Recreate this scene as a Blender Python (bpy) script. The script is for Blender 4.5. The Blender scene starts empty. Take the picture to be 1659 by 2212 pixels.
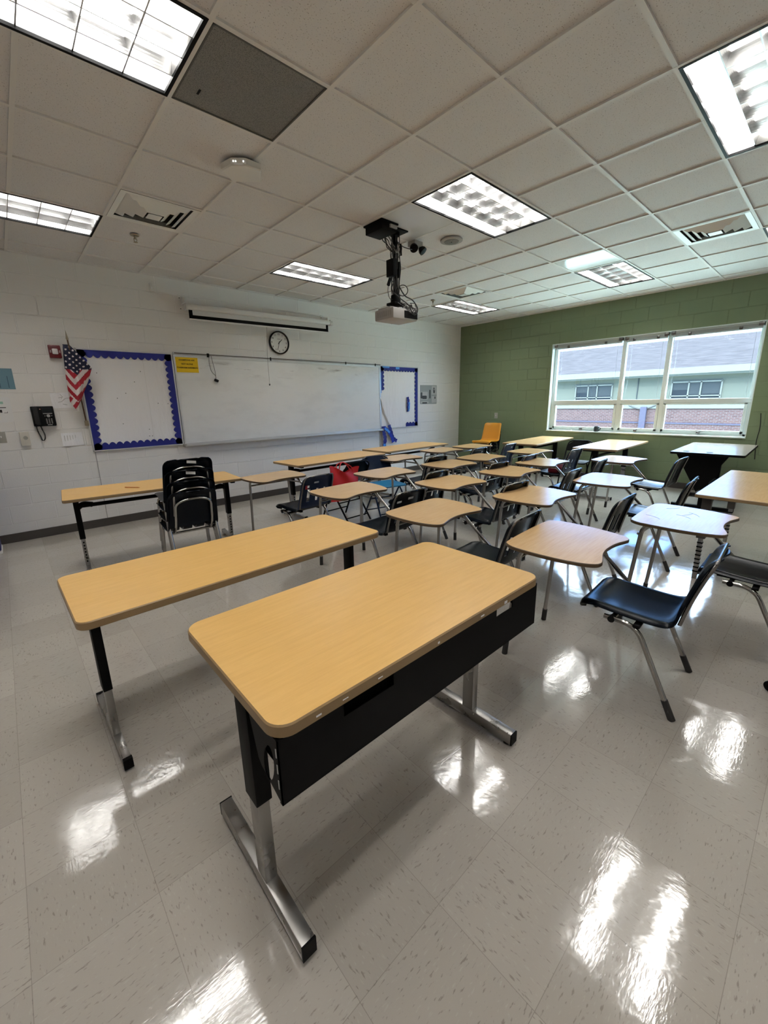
import bpy, bmesh, math, random
from mathutils import Vector, Matrix
random.seed(7)
C = bpy.context.scene.collection
SC = bpy.context.scene
pi = math.pi

# ------------------------------------------------------------------ camera
FPX, PPX, PPY = 887.425, -2.7515, -19.4818          # focal length and principal point in pixels of the 1659x2212 frame
cam_d = bpy.data.cameras.new('camera')
cam_d.sensor_fit = 'VERTICAL'; cam_d.sensor_height = 36.0
cam_d.lens = FPX / 2212 * 36.0
cam_d.shift_x = -PPX / 2212; cam_d.shift_y = PPY / 2212
cam_d.clip_start = 0.02; cam_d.clip_end = 300
cam = bpy.data.objects.new('camera', cam_d); C.objects.link(cam)
R_ = Vector((0.73896352, -0.67347177, -0.01920125)); U_ = Vector((0.17543066, 0.16481787, 0.97059732)); F_ = Vector((0.65050519, 0.7206045, -0.23994199))
cam.matrix_world = Matrix(((R_.x, U_.x, -F_.x, -2.7746), (R_.y, U_.y, -F_.y, -1.4515), (R_.z, U_.z, -F_.z, 1.46364), (0, 0, 0, 1)))
SC.camera = cam

# ------------------------------------------------------------------ sky, sun, exposure
SC.view_settings.view_transform = 'Standard'; SC.view_settings.look = 'None'
SC.view_settings.gamma = 1.0; SC.view_settings.use_curve_mapping = False
SC.view_settings.exposure = 0.95
SC.cycles.use_denoising = True
SC.cycles.max_bounces = 10; SC.cycles.diffuse_bounces = 5; SC.cycles.glossy_bounces = 4
SC.cycles.sample_clamp_indirect = 6.0
SC.cycles.caustics_reflective = False; SC.cycles.caustics_refractive = False
SKY_STRENGTH = 19.0
SUN_STRENGTH = 3.0
LAMP_STRENGTH = 20.0
w = bpy.data.worlds.new('sky'); SC.world = w; w.use_nodes = True
nt = w.node_tree; bg = nt.nodes['Background']
tc = nt.nodes.new('ShaderNodeTexCoord'); sx = nt.nodes.new('ShaderNodeSeparateXYZ'); rp = nt.nodes.new('ShaderNodeValToRGB')
nt.links.new(tc.outputs['Generated'], sx.inputs[0]); nt.links.new(sx.outputs['Z'], rp.inputs[0]); nt.links.new(rp.outputs[0], bg.inputs[0])
rp.color_ramp.elements.new(0.3); rp.color_ramp.elements[0].position = 0.0; rp.color_ramp.elements[0].color = (0.075, 0.14, 0.27, 1); rp.color_ramp.elements[1].color = (0.07, 0.145, 0.30, 1)
rp.color_ramp.elements[2].position = 0.5; rp.color_ramp.elements[2].color = (0.92, 0.97, 1.0, 1)
bg.inputs[1].default_value = SKY_STRENGTH
sd = bpy.data.lights.new('sun', 'SUN'); sd.energy = SUN_STRENGTH; sd.angle = math.radians(1.0); sd.color = (0.9, 0.95, 1.0)
so = bpy.data.objects.new('sun', sd); C.objects.link(so)
so.rotation_euler = Vector((0.72, 0.3, -0.62)).to_track_quat('-Z', 'Y').to_euler()

# ------------------------------------------------------------------ geometry helpers
class MB:
    """collects shapes, links them as one mesh object"""
    def __init__(s): s.v = []; s.f = []; s.m = []
    def add(s, V, Fs, m=0):
        b = len(s.v); s.v += [tuple(x) for x in V]
        for f in Fs: s.f.append(tuple(i + b for i in f)); s.m.append(m)
        return s
    def box(s, x0, x1, y0, y1, z0, z1, m=0, M=None, bev=0.0):
        if x0 > x1: x0, x1 = x1, x0
        if y0 > y1: y0, y1 = y1, y0
        if z0 > z1: z0, z1 = z1, z0
        if bev > 0:
            bm = bmesh.new(); bmesh.ops.create_cube(bm, size=1)
            for q in bm.verts: q.co = Vector(((x0 + x1) / 2 + q.co.x * (x1 - x0), (y0 + y1) / 2 + q.co.y * (y1 - y0), (z0 + z1) / 2 + q.co.z * (z1 - z0)))
            bmesh.ops.bevel(bm, geom=list(bm.edges), offset=bev, segments=2, affect='EDGES', profile=0.5)
            bm.verts.index_update()
            V = [q.co.copy() for q in bm.verts]; Fs = [[q.index for q in f.verts] for f in bm.faces]; bm.free()
        else:
            V = [Vector((x, y, z)) for z in (z0, z1) for y in (y0, y1) for x in (x0, x1)]
            Fs = [(0, 2, 3, 1), (4, 5, 7, 6), (0, 1, 5, 4), (2, 6, 7, 3), (0, 4, 6, 2), (1, 3, 7, 5)]
        if M: V = [M @ q for q in V]
        return s.add(V, Fs, m)
    def tube(s, pts, r, n=10, closed=False, m=0, r1=None):
        pts = [Vector(p) for p in pts]; k = len(pts); rings = []
        def tan(i):
            if closed: t = pts[(i + 1) % k] - pts[i - 1]
            elif i == 0: t = pts[1] - pts[0]
            elif i == k - 1: t = pts[-1] - pts[-2]
            else: t = (pts[i + 1] - pts[i]).normalized() + (pts[i] - pts[i - 1]).normalized()
            return t.normalized() if t.length > 1e-9 else Vector((0, 0, 1))
        t0 = tan(0); up = Vector((0, 0, 1)) if abs(t0.z) < 0.9 else Vector((1, 0, 0))
        nrm = t0.cross(up).normalized(); b = len(s.v); V = []
        for i in range(k):
            t = tan(i); nrm = (nrm - t * nrm.dot(t))
            nrm = nrm.normalized() if nrm.length > 1e-6 else t.orthogonal().normalized()
            bn = t.cross(nrm); rr = r if r1 is None else r + (r1 - r) * i / max(1, k - 1)
            for j in range(n):
                a = 2 * pi * j / n; V.append(pts[i] + nrm * (math.cos(a) * rr) + bn * (math.sin(a) * rr))
        Fs = []
        for i in range(k if closed else k - 1):
            for j in range(n):
                a, c2 = i * n, ((i + 1) % k) * n; j2 = (j + 1) % n
                Fs.append((a + j, a + j2, c2 + j2, c2 + j))
        if not closed: Fs.append(tuple(range(n - 1, -1, -1))); Fs.append(tuple((k - 1) * n + j for j in range(n)))
        return s.add(V, Fs, m)
    def prism(s, out, z0, z1, m=0, mside=None, bev=0.0, mat4=None):
        """polygon in xy (counter-clockwise) pushed from z0 to z1, edges eased by bev"""
        n = len(out); c = Vector((sum(p[0] for p in out) / n, sum(p[1] for p in out) / n))
        def ins(d):
            r = []
            for i in range(n):
                p, a, b = Vector(out[i]), Vector(out[i - 1]), Vector(out[(i + 1) % n])
                e1 = (p - a); e2 = (b - p)
                n1 = Vector((-e1.y, e1.x)).normalized() if e1.length else Vector((0, 0)); n2 = Vector((-e2.y, e2.x)).normalized() if e2.length else Vector((0, 0))
                q = (n1 + n2); q = q.normalized() if q.length > 1e-6 else n1
                r.append(p + q * d)
            return r
        lay = [(z0, bev), (z0 + bev, 0), (z1 - bev, 0), (z1, bev)] if bev > 0 else [(z0, 0), (z1, 0)]
        V = []; 
        for z, d in lay:
            V += [Vector((p[0], p[1], z)) for p in (ins(d) if d else out)]
        if mat4: V = [mat4 @ q for q in V]
        L = len(lay); b = []
        side = [(i * n + j, i * n + (j + 1) % n, (i + 1) * n + (j + 1) % n, (i + 1) * n + j) for i in range(L - 1) for j in range(n)]
        base = len(s.v); s.v += [tuple(q) for q in V]
        for f in side: s.f.append(tuple(i + base for i in f)); s.m.append(m if mside is None else mside)
        s.f.append(tuple(base + i for i in range(n - 1, -1, -1))); s.m.append(m if mside is None else mside)
        s.f.append(tuple(base + (L - 1) * n + i for i in range(n))); s.m.append(m)
        return s
    def lathe(s, prof, n=24, M=None, m=0):
        V = []; Fs = []
        for r, z in prof:
            for j in range(n):
                a = 2 * pi * j / n; q = Vector((math.cos(a) * r, math.sin(a) * r, z)); V.append(M @ q if M else q)
        for i in range(len(prof) - 1):
            for j in range(n):
                j2 = (j + 1) % n; Fs.append((i * n + j, i * n + j2, (i + 1) * n + j2, (i + 1) * n + j))
        Fs.append(tuple(range(n - 1, -1, -1))); Fs.append(tuple((len(prof) - 1) * n + j for j in range(n)))
        return s.add(V, Fs, m)
    def grid(s, fn, nu, nv, m=0, mf=None):
        V = [fn(i / nu, j / nv) for j in range(nv + 1) for i in range(nu + 1)]
        b = len(s.v); s.v += [tuple(q) for q in V]
        for j in range(nv):
            for i in range(nu):
                s.f.append((b + j * (nu + 1) + i, b + j * (nu + 1) + i + 1, b + (j + 1) * (nu + 1) + i + 1, b + (j + 1) * (nu + 1) + i))
                s.m.append(mf((i + .5) / nu, (j + .5) / nv) if mf else m)
        return s
    def mesh(s, name, mats, smooth=38):
        me = bpy.data.meshes.new(name); me.from_pydata(s.v, [], s.f)
        for q in (mats if isinstance(mats, (list, tuple)) else [mats]): me.materials.append(q)
        me.polygons.foreach_set('material_index', s.m)
        if smooth:
            me.polygons.foreach_set('use_smooth', [True] * len(s.f))
            me.set_sharp_from_angle(angle=math.radians(smooth))
        me.update(); return me
    def build(s, name, mats, parent=None, smooth=38, loc=None):
        o = bpy.data.objects.new(name, s.mesh(name, mats, smooth)); C.objects.link(o)
        if parent: o.parent = parent
        if loc: o.location = loc
        return o

def tag(o, label, cat, group=None, kind=None):
    o['label'] = label; o['category'] = cat
    if group: o['group'] = group
    if kind: o['kind'] = kind
    return o
def thing(name, label, cat, loc=(0, 0, 0), rz=0, group=None):
    o = bpy.data.objects.new(name, None); o.empty_display_size = 0.1; C.objects.link(o)
    o.location = loc; o.rotation_euler = (0, 0, rz)
    return tag(o, label, cat, group)
def struct(name, mb, mats, parent=None, smooth=None):
    o = mb.build(name, mats, parent, smooth)
    if not parent: o['kind'] = 'structure'
    return o
def kids(o): return [q for q in C.objects if q.parent is o]
def dup(root, loc, rz, label, group=None):
    r = root.copy(); C.objects.link(r); r.location = loc; r.rotation_euler = (0, 0, rz); r['label'] = label
    if group: r['group'] = group
    for ch in kids(root):
        c = ch.copy(); C.objects.link(c); c.parent = r
        for g in kids(ch):
            d = g.copy(); C.objects.link(d); d.parent = c
    return r
def fillet(pts, r, n=5):
    pts = [Vector(p) for p in pts]; out = [pts[0]]
    for i in range(1, len(pts) - 1):
        a, p, b = pts[i - 1], pts[i], pts[i + 1]
        d1, d2 = (a - p), (b - p); rr = min(r, d1.length * .48, d2.length * .48)
        q0, q1 = p + d1.normalized() * rr, p + d2.normalized() * rr
        for k in range(n + 1):
            t = k / n; out.append(q0 * (1 - t) ** 2 + p * 2 * t * (1 - t) + q1 * t * t)
    out.append(pts[-1]); return out
def spline(P, n, closed=False):
    P = [Vector(p) for p in P]; k = len(P); out = []
    for i in range(k if closed else k - 1):
        g = lambda j: P[j % k] if closed else P[max(0, min(k - 1, j))]
        a, b, c, d = g(i - 1), g(i), g(i + 1), g(i + 2)
        for q in range(n):
            t = q / n
            out.append(0.5 * ((2 * b) + (c - a) * t + (2 * a - 5 * b + 4 * c - d) * t * t + (3 * b - a - 3 * c + d) * t ** 3))
    if not closed: out.append(P[-1])
    return out
def rrect(x0, x1, y0, y1, r, n=6):
    o = []
    for cx, cy, a0 in ((x1 - r, y1 - r, 0), (x0 + r, y1 - r, 90), (x0 + r, y0 + r, 180), (x1 - r, y0 + r, 270)):
        for k in range(n + 1):
            a = math.radians(a0 + 90 * k / n); o.append((cx + r * math.cos(a), cy + r * math.sin(a)))
    return o
def lettering(name, txt, size, mat, parent, loc, rot, align='CENTER', ext=0.0006, sx=1.0):
    cu = bpy.data.curves.new(name, 'FONT'); cu.body = txt; cu.size = size; cu.align_x = align; cu.align_y = 'CENTER'; cu.extrude = ext
    cu.materials.append(mat); cu.offset = size * .018
    tmp = bpy.data.objects.new(name, cu); C.objects.link(tmp)
    me = bpy.data.meshes.new_from_object(tmp.evaluated_get(bpy.context.evaluated_depsgraph_get())); me.name = name
    bpy.data.objects.remove(tmp); bpy.data.curves.remove(cu)
    if not me.materials: me.materials.append(mat)
    o = bpy.data.objects.new(name, me); C.objects.link(o); o.parent = parent; o.location = loc; o.rotation_euler = rot; o.scale = (sx, 1, 1)
    return o
FACE_F = (pi / 2, 0, 0)              # text that stands on the whiteboard wall, read from the room

# ------------------------------------------------------------------ materials
def mat(name, col, rough=0.5, metal=0.0, coat=0.0, spec=0.5, emit=None, es=1.0, aniso=None):
    m = bpy.data.materials.new(name); m.use_nodes = True; b = m.node_tree.nodes['Principled BSDF']
    b.inputs['Base Color'].default_value = (*col, 1); b.inputs['Roughness'].default_value = rough; b.inputs['Metallic'].default_value = metal
    b.inputs['Coat Weight'].default_value = coat; b.inputs['Coat Roughness'].default_value = 0.08; b.inputs['Specular IOR Level'].default_value = spec
    if emit: b.inputs['Emission Color'].default_value = (*emit, 1); b.inputs['Emission Strength'].default_value = es
    return m
class NT:
    def __init__(s, m): s.t = m.node_tree; s.b = s.t.nodes['Principled BSDF']
    def n(s, typ, ins=None, **kw):
        q = s.t.nodes.new('ShaderNode' + typ)
        for k, v in kw.items(): setattr(q, k, v)
        for k, v in (ins or {}).items():
            if hasattr(v, 'is_output') or isinstance(v, bpy.types.NodeSocket): s.t.links.new(v, q.inputs[k])
            else: q.inputs[k].default_value = v
        return q
    def math(s, op, a, b=0.0, c=0.0): return s.n('Math', {0: a, 1: b, 2: c}, operation=op).outputs[0]
    def pos(s): return s.n('NewGeometry').outputs['Position']
    def obj(s): return s.n('TexCoord').outputs['Object']
    def noise(s, vec, scale, detail=4, rough=.5): return s.n('TexNoise', {'Vector': vec, 'Scale': scale, 'Detail': detail, 'Roughness': rough}).outputs['Fac']
    def ramp(s, fac, stops):
        q = s.n('ValToRGB', {0: fac}); e = q.color_ramp.elements
        while len(e) < len(stops): e.new(0.5)
        for i, (p, c) in enumerate(stops): e[i].position = p; e[i].color = (*c, 1) if len(c) == 3 else c
        return q.outputs[0]
    def mix(s, f, a, b, bt='MIX'):
        q = s.n('Mix', data_type='RGBA', blend_type=bt)
        for k, v in ((0, f), (6, a), (7, b)):
            if isinstance(v, bpy.types.NodeSocket): s.t.links.new(v, q.inputs[k])
            else: q.inputs[k].default_value = v if k == 0 else ((*v, 1) if len(v) == 3 else v)
        return q.outputs[2]
    def set(s, k, v): s.t.links.new(v, s.b.inputs[k])
    def bump(s, h, strength, dist):
        s.set('Normal', s.n('Bump', {'Height': h, 'Strength': strength, 'Distance': dist}).outputs[0])

M = {}
def simple():
    for k, a in dict(
        black=((.003, .003, .0032), .55, 0, 0, .1), black_gloss=((.004, .004, .0042), .25, 0, 0, .3), rubber=((.02, .019, .018), .7), chrome=((.36, .345, .325), .16, 1.0),
        steel=((.33, .32, .305), .28, 1.0), dark_steel=((.2, .19, .18), .25, 1.0), white_metal=((.72, .72, .7), .4), alu=((.62, .63, .64), .35, .6),
        white_paper=((.82, .82, .84), .85), white_plastic=((.7, .69, .66), .45), cream_plastic=((.6, .57, .5), .5), blue_border=((.008, .014, .20), .6),
        lt_blue=((.06, .28, .75), .5), red=((.13, .004, .009), .4), red_bag=((.55, .012, .012), .6), yellow=((.78, .52, .01), .75), ink=((.015, .014, .014), .8),
        rail_brown=((.06, .045, .03), .5), teal_paper=((.13, .24, .3), .8), navy=((.004, .006, .028), .8), flag_red=((.32, .008, .02), .8), flag_white=((.66, .6, .58), .8),
        wood_pole=((.09, .05, .025), .5), chair_black=((.002, .004, .0075), .25, 0, 0, .12), chair_navy=((.005, .014, .042), .3, 0, 0, .22), orange=((.62, .26, .015), .42),
        teal=((.0, .15, .32), .5), grey_gap=((.03, .03, .03), .8), cable=((.012, .012, .012), .5), cable_grey=((.3, .3, .29), .5), projector=((.42, .41, .4), .45),
        vent_white=((.8, .8, .77), .4), duct_dark=((.10, .10, .095), .8), grille=((.19, .185, .175), .6), frame_white=((.62, .66, .63), .4), jamb_white=((.66, .72, .69), .5),
        mug=((.03, .04, .05), .25), blue_bin=((.012, .015, .12), .45), tile_panel=((.68, .67, .65), .12), speaker_grey=((.36, .35, .33), .6), blind=((.42, .44, .42), .4), brass=((.35, .3, .22), .35, 1.0),
        base_brown=((.052, .045, .04), .5), screen_grey=((.6, .6, .59), .6), sticker=((.45, .45, .44), .5), plate=((.35, .34, .3), .5), photo_grey=((.3, .32, .31), .5), photo_dark=((.05, .055, .055), .5),
        siding=((.066, .068, .056), .8), ext_white=((.095, .095, .085), .7), ext_glass=((.006, .008, .01), .4, 0, 0, .15), ext_blind=((.025, .028, .03), .6), bounce_ground=((.36, .42, .37), .9), post=((.045, .042, .06), .6), slot=((.02, .02, .022), .6),
        rear_wall=((.7, .685, .66), .6), board_line=((.25, .25, .25), .7),
    ).items(): M[k] = mat(k, *a)
    M['lamp'] = mat('lamp', (.9, .9, .9), .5, emit=(1.0, .975, .94), es=LAMP_STRENGTH)
    M['louver'] = mat('louver', (.6, .6, .6), .25, .95)
    M['reflector'] = mat('reflector', (.74, .74, .73), .4)
simple()

def laminate(name, c1, c2, rough=.3):
    m = mat(name, c1, rough); t = NT(m); p = t.n('VectorMath', {0: t.obj(), 1: (2.2, 26, 26)}, operation='MULTIPLY').outputs[0]
    a = t.noise(p, 3.0, 6, .62); b = t.noise(t.obj(), 4.0, 3)
    t.set('Base Color', t.mix(t.math('MULTIPLY', b, .35), t.ramp(a, [(.3, c2), (.62, c1)]), tuple(x * .93 for x in c1)))
    t.set('Roughness', t.math('ADD', t.math('MULTIPLY', t.noise(t.obj(), 9, 5), .12), rough - .06))
    return m
M['maple'] = laminate('maple', (.70, .43, .14), (.63, .37, .11), .34)
M['grey_maple'] = laminate('grey_maple', (.27, .22, .17), (.23, .185, .14), .22)
M['maple_edge'] = mat('maple_edge', (.27, .175, .08), .45)
M['desk_maple'] = laminate('desk_maple', (.64, .42, .205), (.57, .355, .16), .22)
M['desk_maple'].node_tree.nodes['Principled BSDF'].inputs['Specular IOR Level'].default_value = .32
M['dark_edge'] = mat('dark_edge', (.085, .05, .022), .4)

def block(name, col, mortar, xoff, along_x):
    m = mat(name, col, .5); t = NT(m); s = t.n('SeparateXYZ', {0: t.pos()})
    u = t.math('SUBTRACT', s.outputs[0 if along_x else 1], xoff)
    v = t.n('CombineXYZ', {0: u, 1: s.outputs[2], 2: 0.0}).outputs[0]
    br = t.n('TexBrick', {'Vector': v, 'Color1': (*col, 1), 'Color2': (*[c * .97 for c in col], 1), 'Mortar': (*mortar, 1), 'Scale': 1.0, 'Mortar Size': .006, 'Mortar Smooth': .35, 'Bias': 0.0, 'Brick Width': .4064, 'Row Height': .2032}, offset=.5)
    n = t.noise(t.pos(), 90, 4)
    t.set('Base Color', t.mix(t.math('MULTIPLY', t.noise(t.pos(), 2.5, 3), .25), br.outputs['Color'], tuple(c * .9 for c in col)))
    hh = t.math('ADD', t.math('MULTIPLY', br.outputs['Fac'], -1.0), t.math('MULTIPLY', n, .12))
    t.bump(hh, .9, .008)
    return m
M['block_white'] = block('block_white', (.77, .755, .735), (.84, .83, .815), -2.886, True)
M['block_green'] = block('block_green', (.172, .222, .122), (.166, .214, .117), 0.1, False)

def floor_mat():
    m = mat('floor_tile', (.5, .47, .42), .14, 0, 0.0); t = NT(m); s = t.n('SeparateXYZ', {0: t.pos()})
    T = .3048
    gx = t.math('DIVIDE', t.math('SUBTRACT', s.outputs[0], .073), T); gy = t.math('DIVIDE', t.math('SUBTRACT', s.outputs[1], .038), T)
    ix, iy = t.math('FLOOR', gx), t.math('FLOOR', gy); fx, fy = t.math('FRACT', gx), t.math('FRACT', gy)
    ex = t.math('MINIMUM', fx, t.math('SUBTRACT', 1.0, fx)); ey = t.math('MINIMUM', fy, t.math('SUBTRACT', 1.0, fy))
    seam = t.math('LESS_THAN', t.math('MINIMUM', ex, ey), .003)
    par = t.math('MODULO', t.math('ADD', t.math('ADD', ix, iy), 400.0), 2.0)
    inv = t.math('SUBTRACT', 1.0, par)
    sxv = t.math('ADD', t.math('MULTIPLY', par, 150.0), t.math('MULTIPLY', inv, 42.0)); syv = t.math('ADD', t.math('MULTIPLY', inv, 150.0), t.math('MULTIPLY', par, 42.0))
    v = t.n('CombineXYZ', {0: t.math('MULTIPLY', s.outputs[0], sxv), 1: t.math('MULTIPLY', s.outputs[1], syv), 2: t.math('ADD', t.math('MULTIPLY', ix, 7.3), t.math('MULTIPLY', iy, 3.1))}).outputs[0]
    fl = t.noise(v, 1.0, 2.5, .5)
    wn = t.n('TexWhiteNoise', {'Vector': t.n('CombineXYZ', {0: ix, 1: iy, 2: 0.0}).outputs[0]}, noise_dimensions='3D').outputs['Value']
    base = t.ramp(wn, [(0, (.385, .352, .31)), (1, (.45, .415, .368))])
    base = t.mix(t.math('MULTIPLY', t.noise(t.pos(), 1.3, 3), .3), base, (.375, .348, .312))
    dark = t.n('MapRange', {0: fl, 1: .62, 2: .70, 3: 0.0, 4: .48}).outputs[0]
    lite = t.n('MapRange', {0: fl, 1: .37, 2: .30, 3: 0.0, 4: .2}).outputs[0]
    base = t.mix(dark, base, (.13, .112, .095)); base = t.mix(lite, base, (.55, .53, .49))
    base = t.mix(t.math('MULTIPLY', seam, .4), base, (.13, .115, .1))
    t.set('Base Color', base)
    rg = t.n('MapRange', {0: t.noise(t.pos(), 2.2, 5, .6), 1: .3, 2: .75, 3: .05, 4: .13}).outputs[0]
    t.set('Roughness', rg)
    hgt = t.math('ADD', t.math('MULTIPLY', t.noise(t.pos(), 7.0, 3), 1.0), t.math('ADD', t.math('MULTIPLY', seam, -.25), t.math('ADD', t.math('MULTIPLY', fl, .12), t.math('MULTIPLY', wn, .0))))
    t.bump(hgt, .06, .02)
    m.node_tree.nodes['Principled BSDF'].inputs['Specular IOR Level'].default_value = .8
    return m
M['floor_tile'] = floor_mat()

def ceil_mat():
    m = mat('ceiling_tile', (.6, .58, .555), .9); t = NT(m)
    n1 = t.noise(t.pos(), 150, 2, .5); n2 = t.noise(t.pos(), 60, 3)
    sp = t.n('MapRange', {0: n1, 1: .63, 2: .70, 3: 0.0, 4: .95}).outputs[0]
    c = t.mix(t.math('MULTIPLY', n2, .25), (.70, .685, .68), (.63, .615, .61)); c = t.mix(sp, c, (.3, .28, .26))
    t.set('Base Color', c); t.bump(t.math('ADD', t.math('MULTIPLY', sp, -1.0), n2), .3, .002)
    return m
M['ceiling_tile'] = ceil_mat()
M['tbar'] = mat('tbar', (.70, .68, .655), .55)

def white_board():
    m = mat('whiteboard', (.62, .64, .65), .22); t = NT(m); p = t.pos()
    s = t.n('VectorMath', {0: p, 1: (1.0, 1, 2.2)}, operation='MULTIPLY').outputs[0]
    a = t.n('MapRange', {0: t.noise(s, 2.2, 6, .65), 1: .48, 2: .75, 3: 0.0, 4: .5}).outputs[0]
    z = t.n('SeparateXYZ', {0: p}).outputs[2]
    up = t.n('MapRange', {0: z, 1: 1.80, 2: 1.98, 3: 0.0, 4: 1.0}).outputs[0]; dn = t.n('MapRange', {0: z, 1: 2.1, 2: 2.02, 3: 0.0, 4: 1.0}).outputs[0]
    s2 = t.n('VectorMath', {0: p, 1: (1.6, 1, 9)}, operation='MULTIPLY').outputs[0]
    sm = t.n('MapRange', {0: t.noise(s2, 1.6, 5, .6), 1: .58, 2: .74, 3: 0.0, 4: .8}).outputs[0]
    sm = t.math('MULTIPLY', sm, t.math('MULTIPLY', up, dn))
    c = t.mix(a, (.78, .80, .81), (.62, .635, .65)); c = t.mix(sm, c, (.2, .2, .2)); t.set('Base Color', c)
    return m
M['whiteboard'] = white_board()

def glass():
    m = bpy.data.materials.new('window_glass'); m.use_nodes = True; t = m.node_tree; t.nodes.clear()
    o = t.nodes.new('ShaderNodeOutputMaterial'); mx = t.nodes.new('ShaderNodeMixShader'); tr = t.nodes.new('ShaderNodeBsdfTransparent'); gl = t.nodes.new('ShaderNodeBsdfGlossy')
    tr.inputs[0].default_value = (.84, .93, .98, 1); gl.inputs['Roughness'].default_value = .02; mx.inputs[0].default_value = .06
    t.links.new(tr.outputs[0], mx.inputs[1]); t.links.new(gl.outputs[0], mx.inputs[2]); t.links.new(mx.outputs[0], o.inputs[0])
    return m
M['glass'] = glass()

def ext_brick():
    m = mat('ext_brick', (.4, .2, .17), .9); t = NT(m); s = t.n('SeparateXYZ', {0: t.pos()})
    v = t.n('CombineXYZ', {0: s.outputs[1], 1: s.outputs[2], 2: 0.0}).outputs[0]
    br = t.n('TexBrick', {'Vector': v, 'Color1': (.062, .034, .032, 1), 'Color2': (.046, .025, .024, 1), 'Mortar': (.085, .075, .075, 1), 'Scale': 1.0, 'Mortar Size': .008, 'Brick Width': .21, 'Row Height': .075})
    t.set('Base Color', br.outputs['Color']); return m
M['ext_brick'] = ext_brick()
def ext_roof():
    m = mat('ext_roof', (.36, .33, .37), .95); t = NT(m); s = t.n('VectorMath', {0: t.pos(), 1: (2, .7, 2)}, operation='MULTIPLY').outputs[0]
    t.set('Base Color', t.ramp(t.noise(s, 2.2, 7, .7), [(.3, (.022, .0205, .022)), (.5, (.031, .0285, .031)), (.7, (.039, .036, .038))])); return m
M['ext_roof'] = ext_roof()
for k_ in ('siding', 'ext_white', 'ext_brick', 'ext_roof', 'ext_blind', 'bounce_ground', 'post'): M[k_].node_tree.nodes['Principled BSDF'].inputs['Specular IOR Level'].default_value = 0.0
def siding():
    t = NT(M['siding']); z = t.n('SeparateXYZ', {0: t.pos()}).outputs[2]
    f = t.math('FRACT', t.math('DIVIDE', z, .2)); t.set('Base Color', t.mix(t.math('LESS_THAN', f, .06), (.068, .069, .056), (.056, .058, .047)))
siding()
def paper_wrinkle():
    t = NT(M['white_paper']); t.bump(t.noise(t.n('VectorMath', {0: t.pos(), 1: (3, 1, 1)}, operation='MULTIPLY').outputs[0], 2.4, 4, .55), .5, .03)
paper_wrinkle()
def brushed(k, a, b):
    t = NT(M[k]); t.set('Roughness', t.n('MapRange', {0: t.noise(t.obj(), 14, 4), 1: .3, 2: .7, 3: a, 4: b}).outputs[0])
brushed('chrome', .1, .26); brushed('steel', .22, .42)

# ------------------------------------------------------------------ room shell
YW, XW, ZC, XL, YB, T = 4.6206, 5.1625, 3.0356, -3.9, -4.6, .6096
struct('floor', MB().box(XL - .2, XW + .3, YB - .2, YW + .2, -.15, 0), M['floor_tile'])
struct('wall_front', MB().box(XL - .2, XW + .3, YW, YW + .2, 0, ZC + .6), M['block_white'])
WY0, WY1, WZ0, WZ1 = -.545, 2.467, .838, 2.445
wr = MB().box(XW, XW + .3, YB - .2, WY0, 0, ZC + .6).box(XW, XW + .3, WY1, YW, 0, ZC + .6).box(XW, XW + .3, WY0, WY1, 0, WZ0).box(XW, XW + .3, WY0, WY1, WZ1, ZC + .6)
struct('wall_right', wr, M['block_green'])
struct('wall_left', MB().box(XL - .2, XL, YB - .2, YW, 0, ZC + .6), M['rear_wall'])
struct('wall_back', MB().box(XL, XW, YB - .2, YB, 0, ZC + .6), M['rear_wall'])
struct('baseboard_front', MB().box(XL, XW, YW - .012, YW, 0, .1, bev=.003), M['base_brown'])
struct('baseboard_right', MB().box(XW - .012, XW, YB, YW - .012, 0, .1, bev=.003), M['base_brown'])

LIGHTS = [(i, j) for j in (5, 1, -2, -6) for i in (-5, 0, 5)]  # last row is unseen behind the camera, added to brighten the foreground floor
DIFF = [(-3, 4), (4, 4), (4, -1)]; GRILLE = [(-3, 1), (4, 1)]
used = {(i + k, j) for i, j in LIGHTS for k in (0, 1)} | set(DIFF) | set(GRILLE) | {(0, 2)}
cm = MB(); EPS = .012
for i in range(-7, 9):
    for j in range(-8, 8):
        if (i, j) in used: continue
        x0, x1, y0, y1 = max(XL, i * T), min(XW, i * T + T), max(YB, j * T), min(YW, j * T + T)
        if x1 - x0 < .005 or y1 - y0 < .005: continue
        cm.add([(x0, y0, ZC + .012), (x0, y1, ZC + .012), (x1, y1, ZC + .012), (x1, y0, ZC + .012)], [(0, 1, 2, 3)])
cm.box(XL - .2, XW + .3, YB - .2, YW + .2, ZC + .6, ZC + .75)  # unseen roof slab over the tiles, added to block the sun
ceiling = struct('ceiling', cm, M['ceiling_tile'])
gm = MB(); lspan = {}
def free(segs, a, b):
    out = [(a, b)]
    for s, e in segs:
        out = [q for (p, r) in out for q in ((p, min(r, s)), (max(p, e), r)) if q[1] - q[0] > .02]
    return out
for i in range(-6, 9):
    segs = [(j * T, j * T + T) for (a, j) in LIGHTS if i == a + 1]
    for a, b in free(segs, YB, YW): gm.box(i * T - EPS, i * T + EPS, a, b, ZC, ZC + .03)
for j in range(-7, 8):
    for a, b in free([], XL, XW): gm.box(a, b, j * T - EPS, j * T + EPS, ZC + .0008, ZC + .03)
gm.box(XL, XW, YW - .022, YW, ZC - .001, ZC + .02).box(XW - .022, XW, YB, YW, ZC - .001, ZC + .02)
struct('grid', gm, M['tbar'], ceiling)

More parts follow.
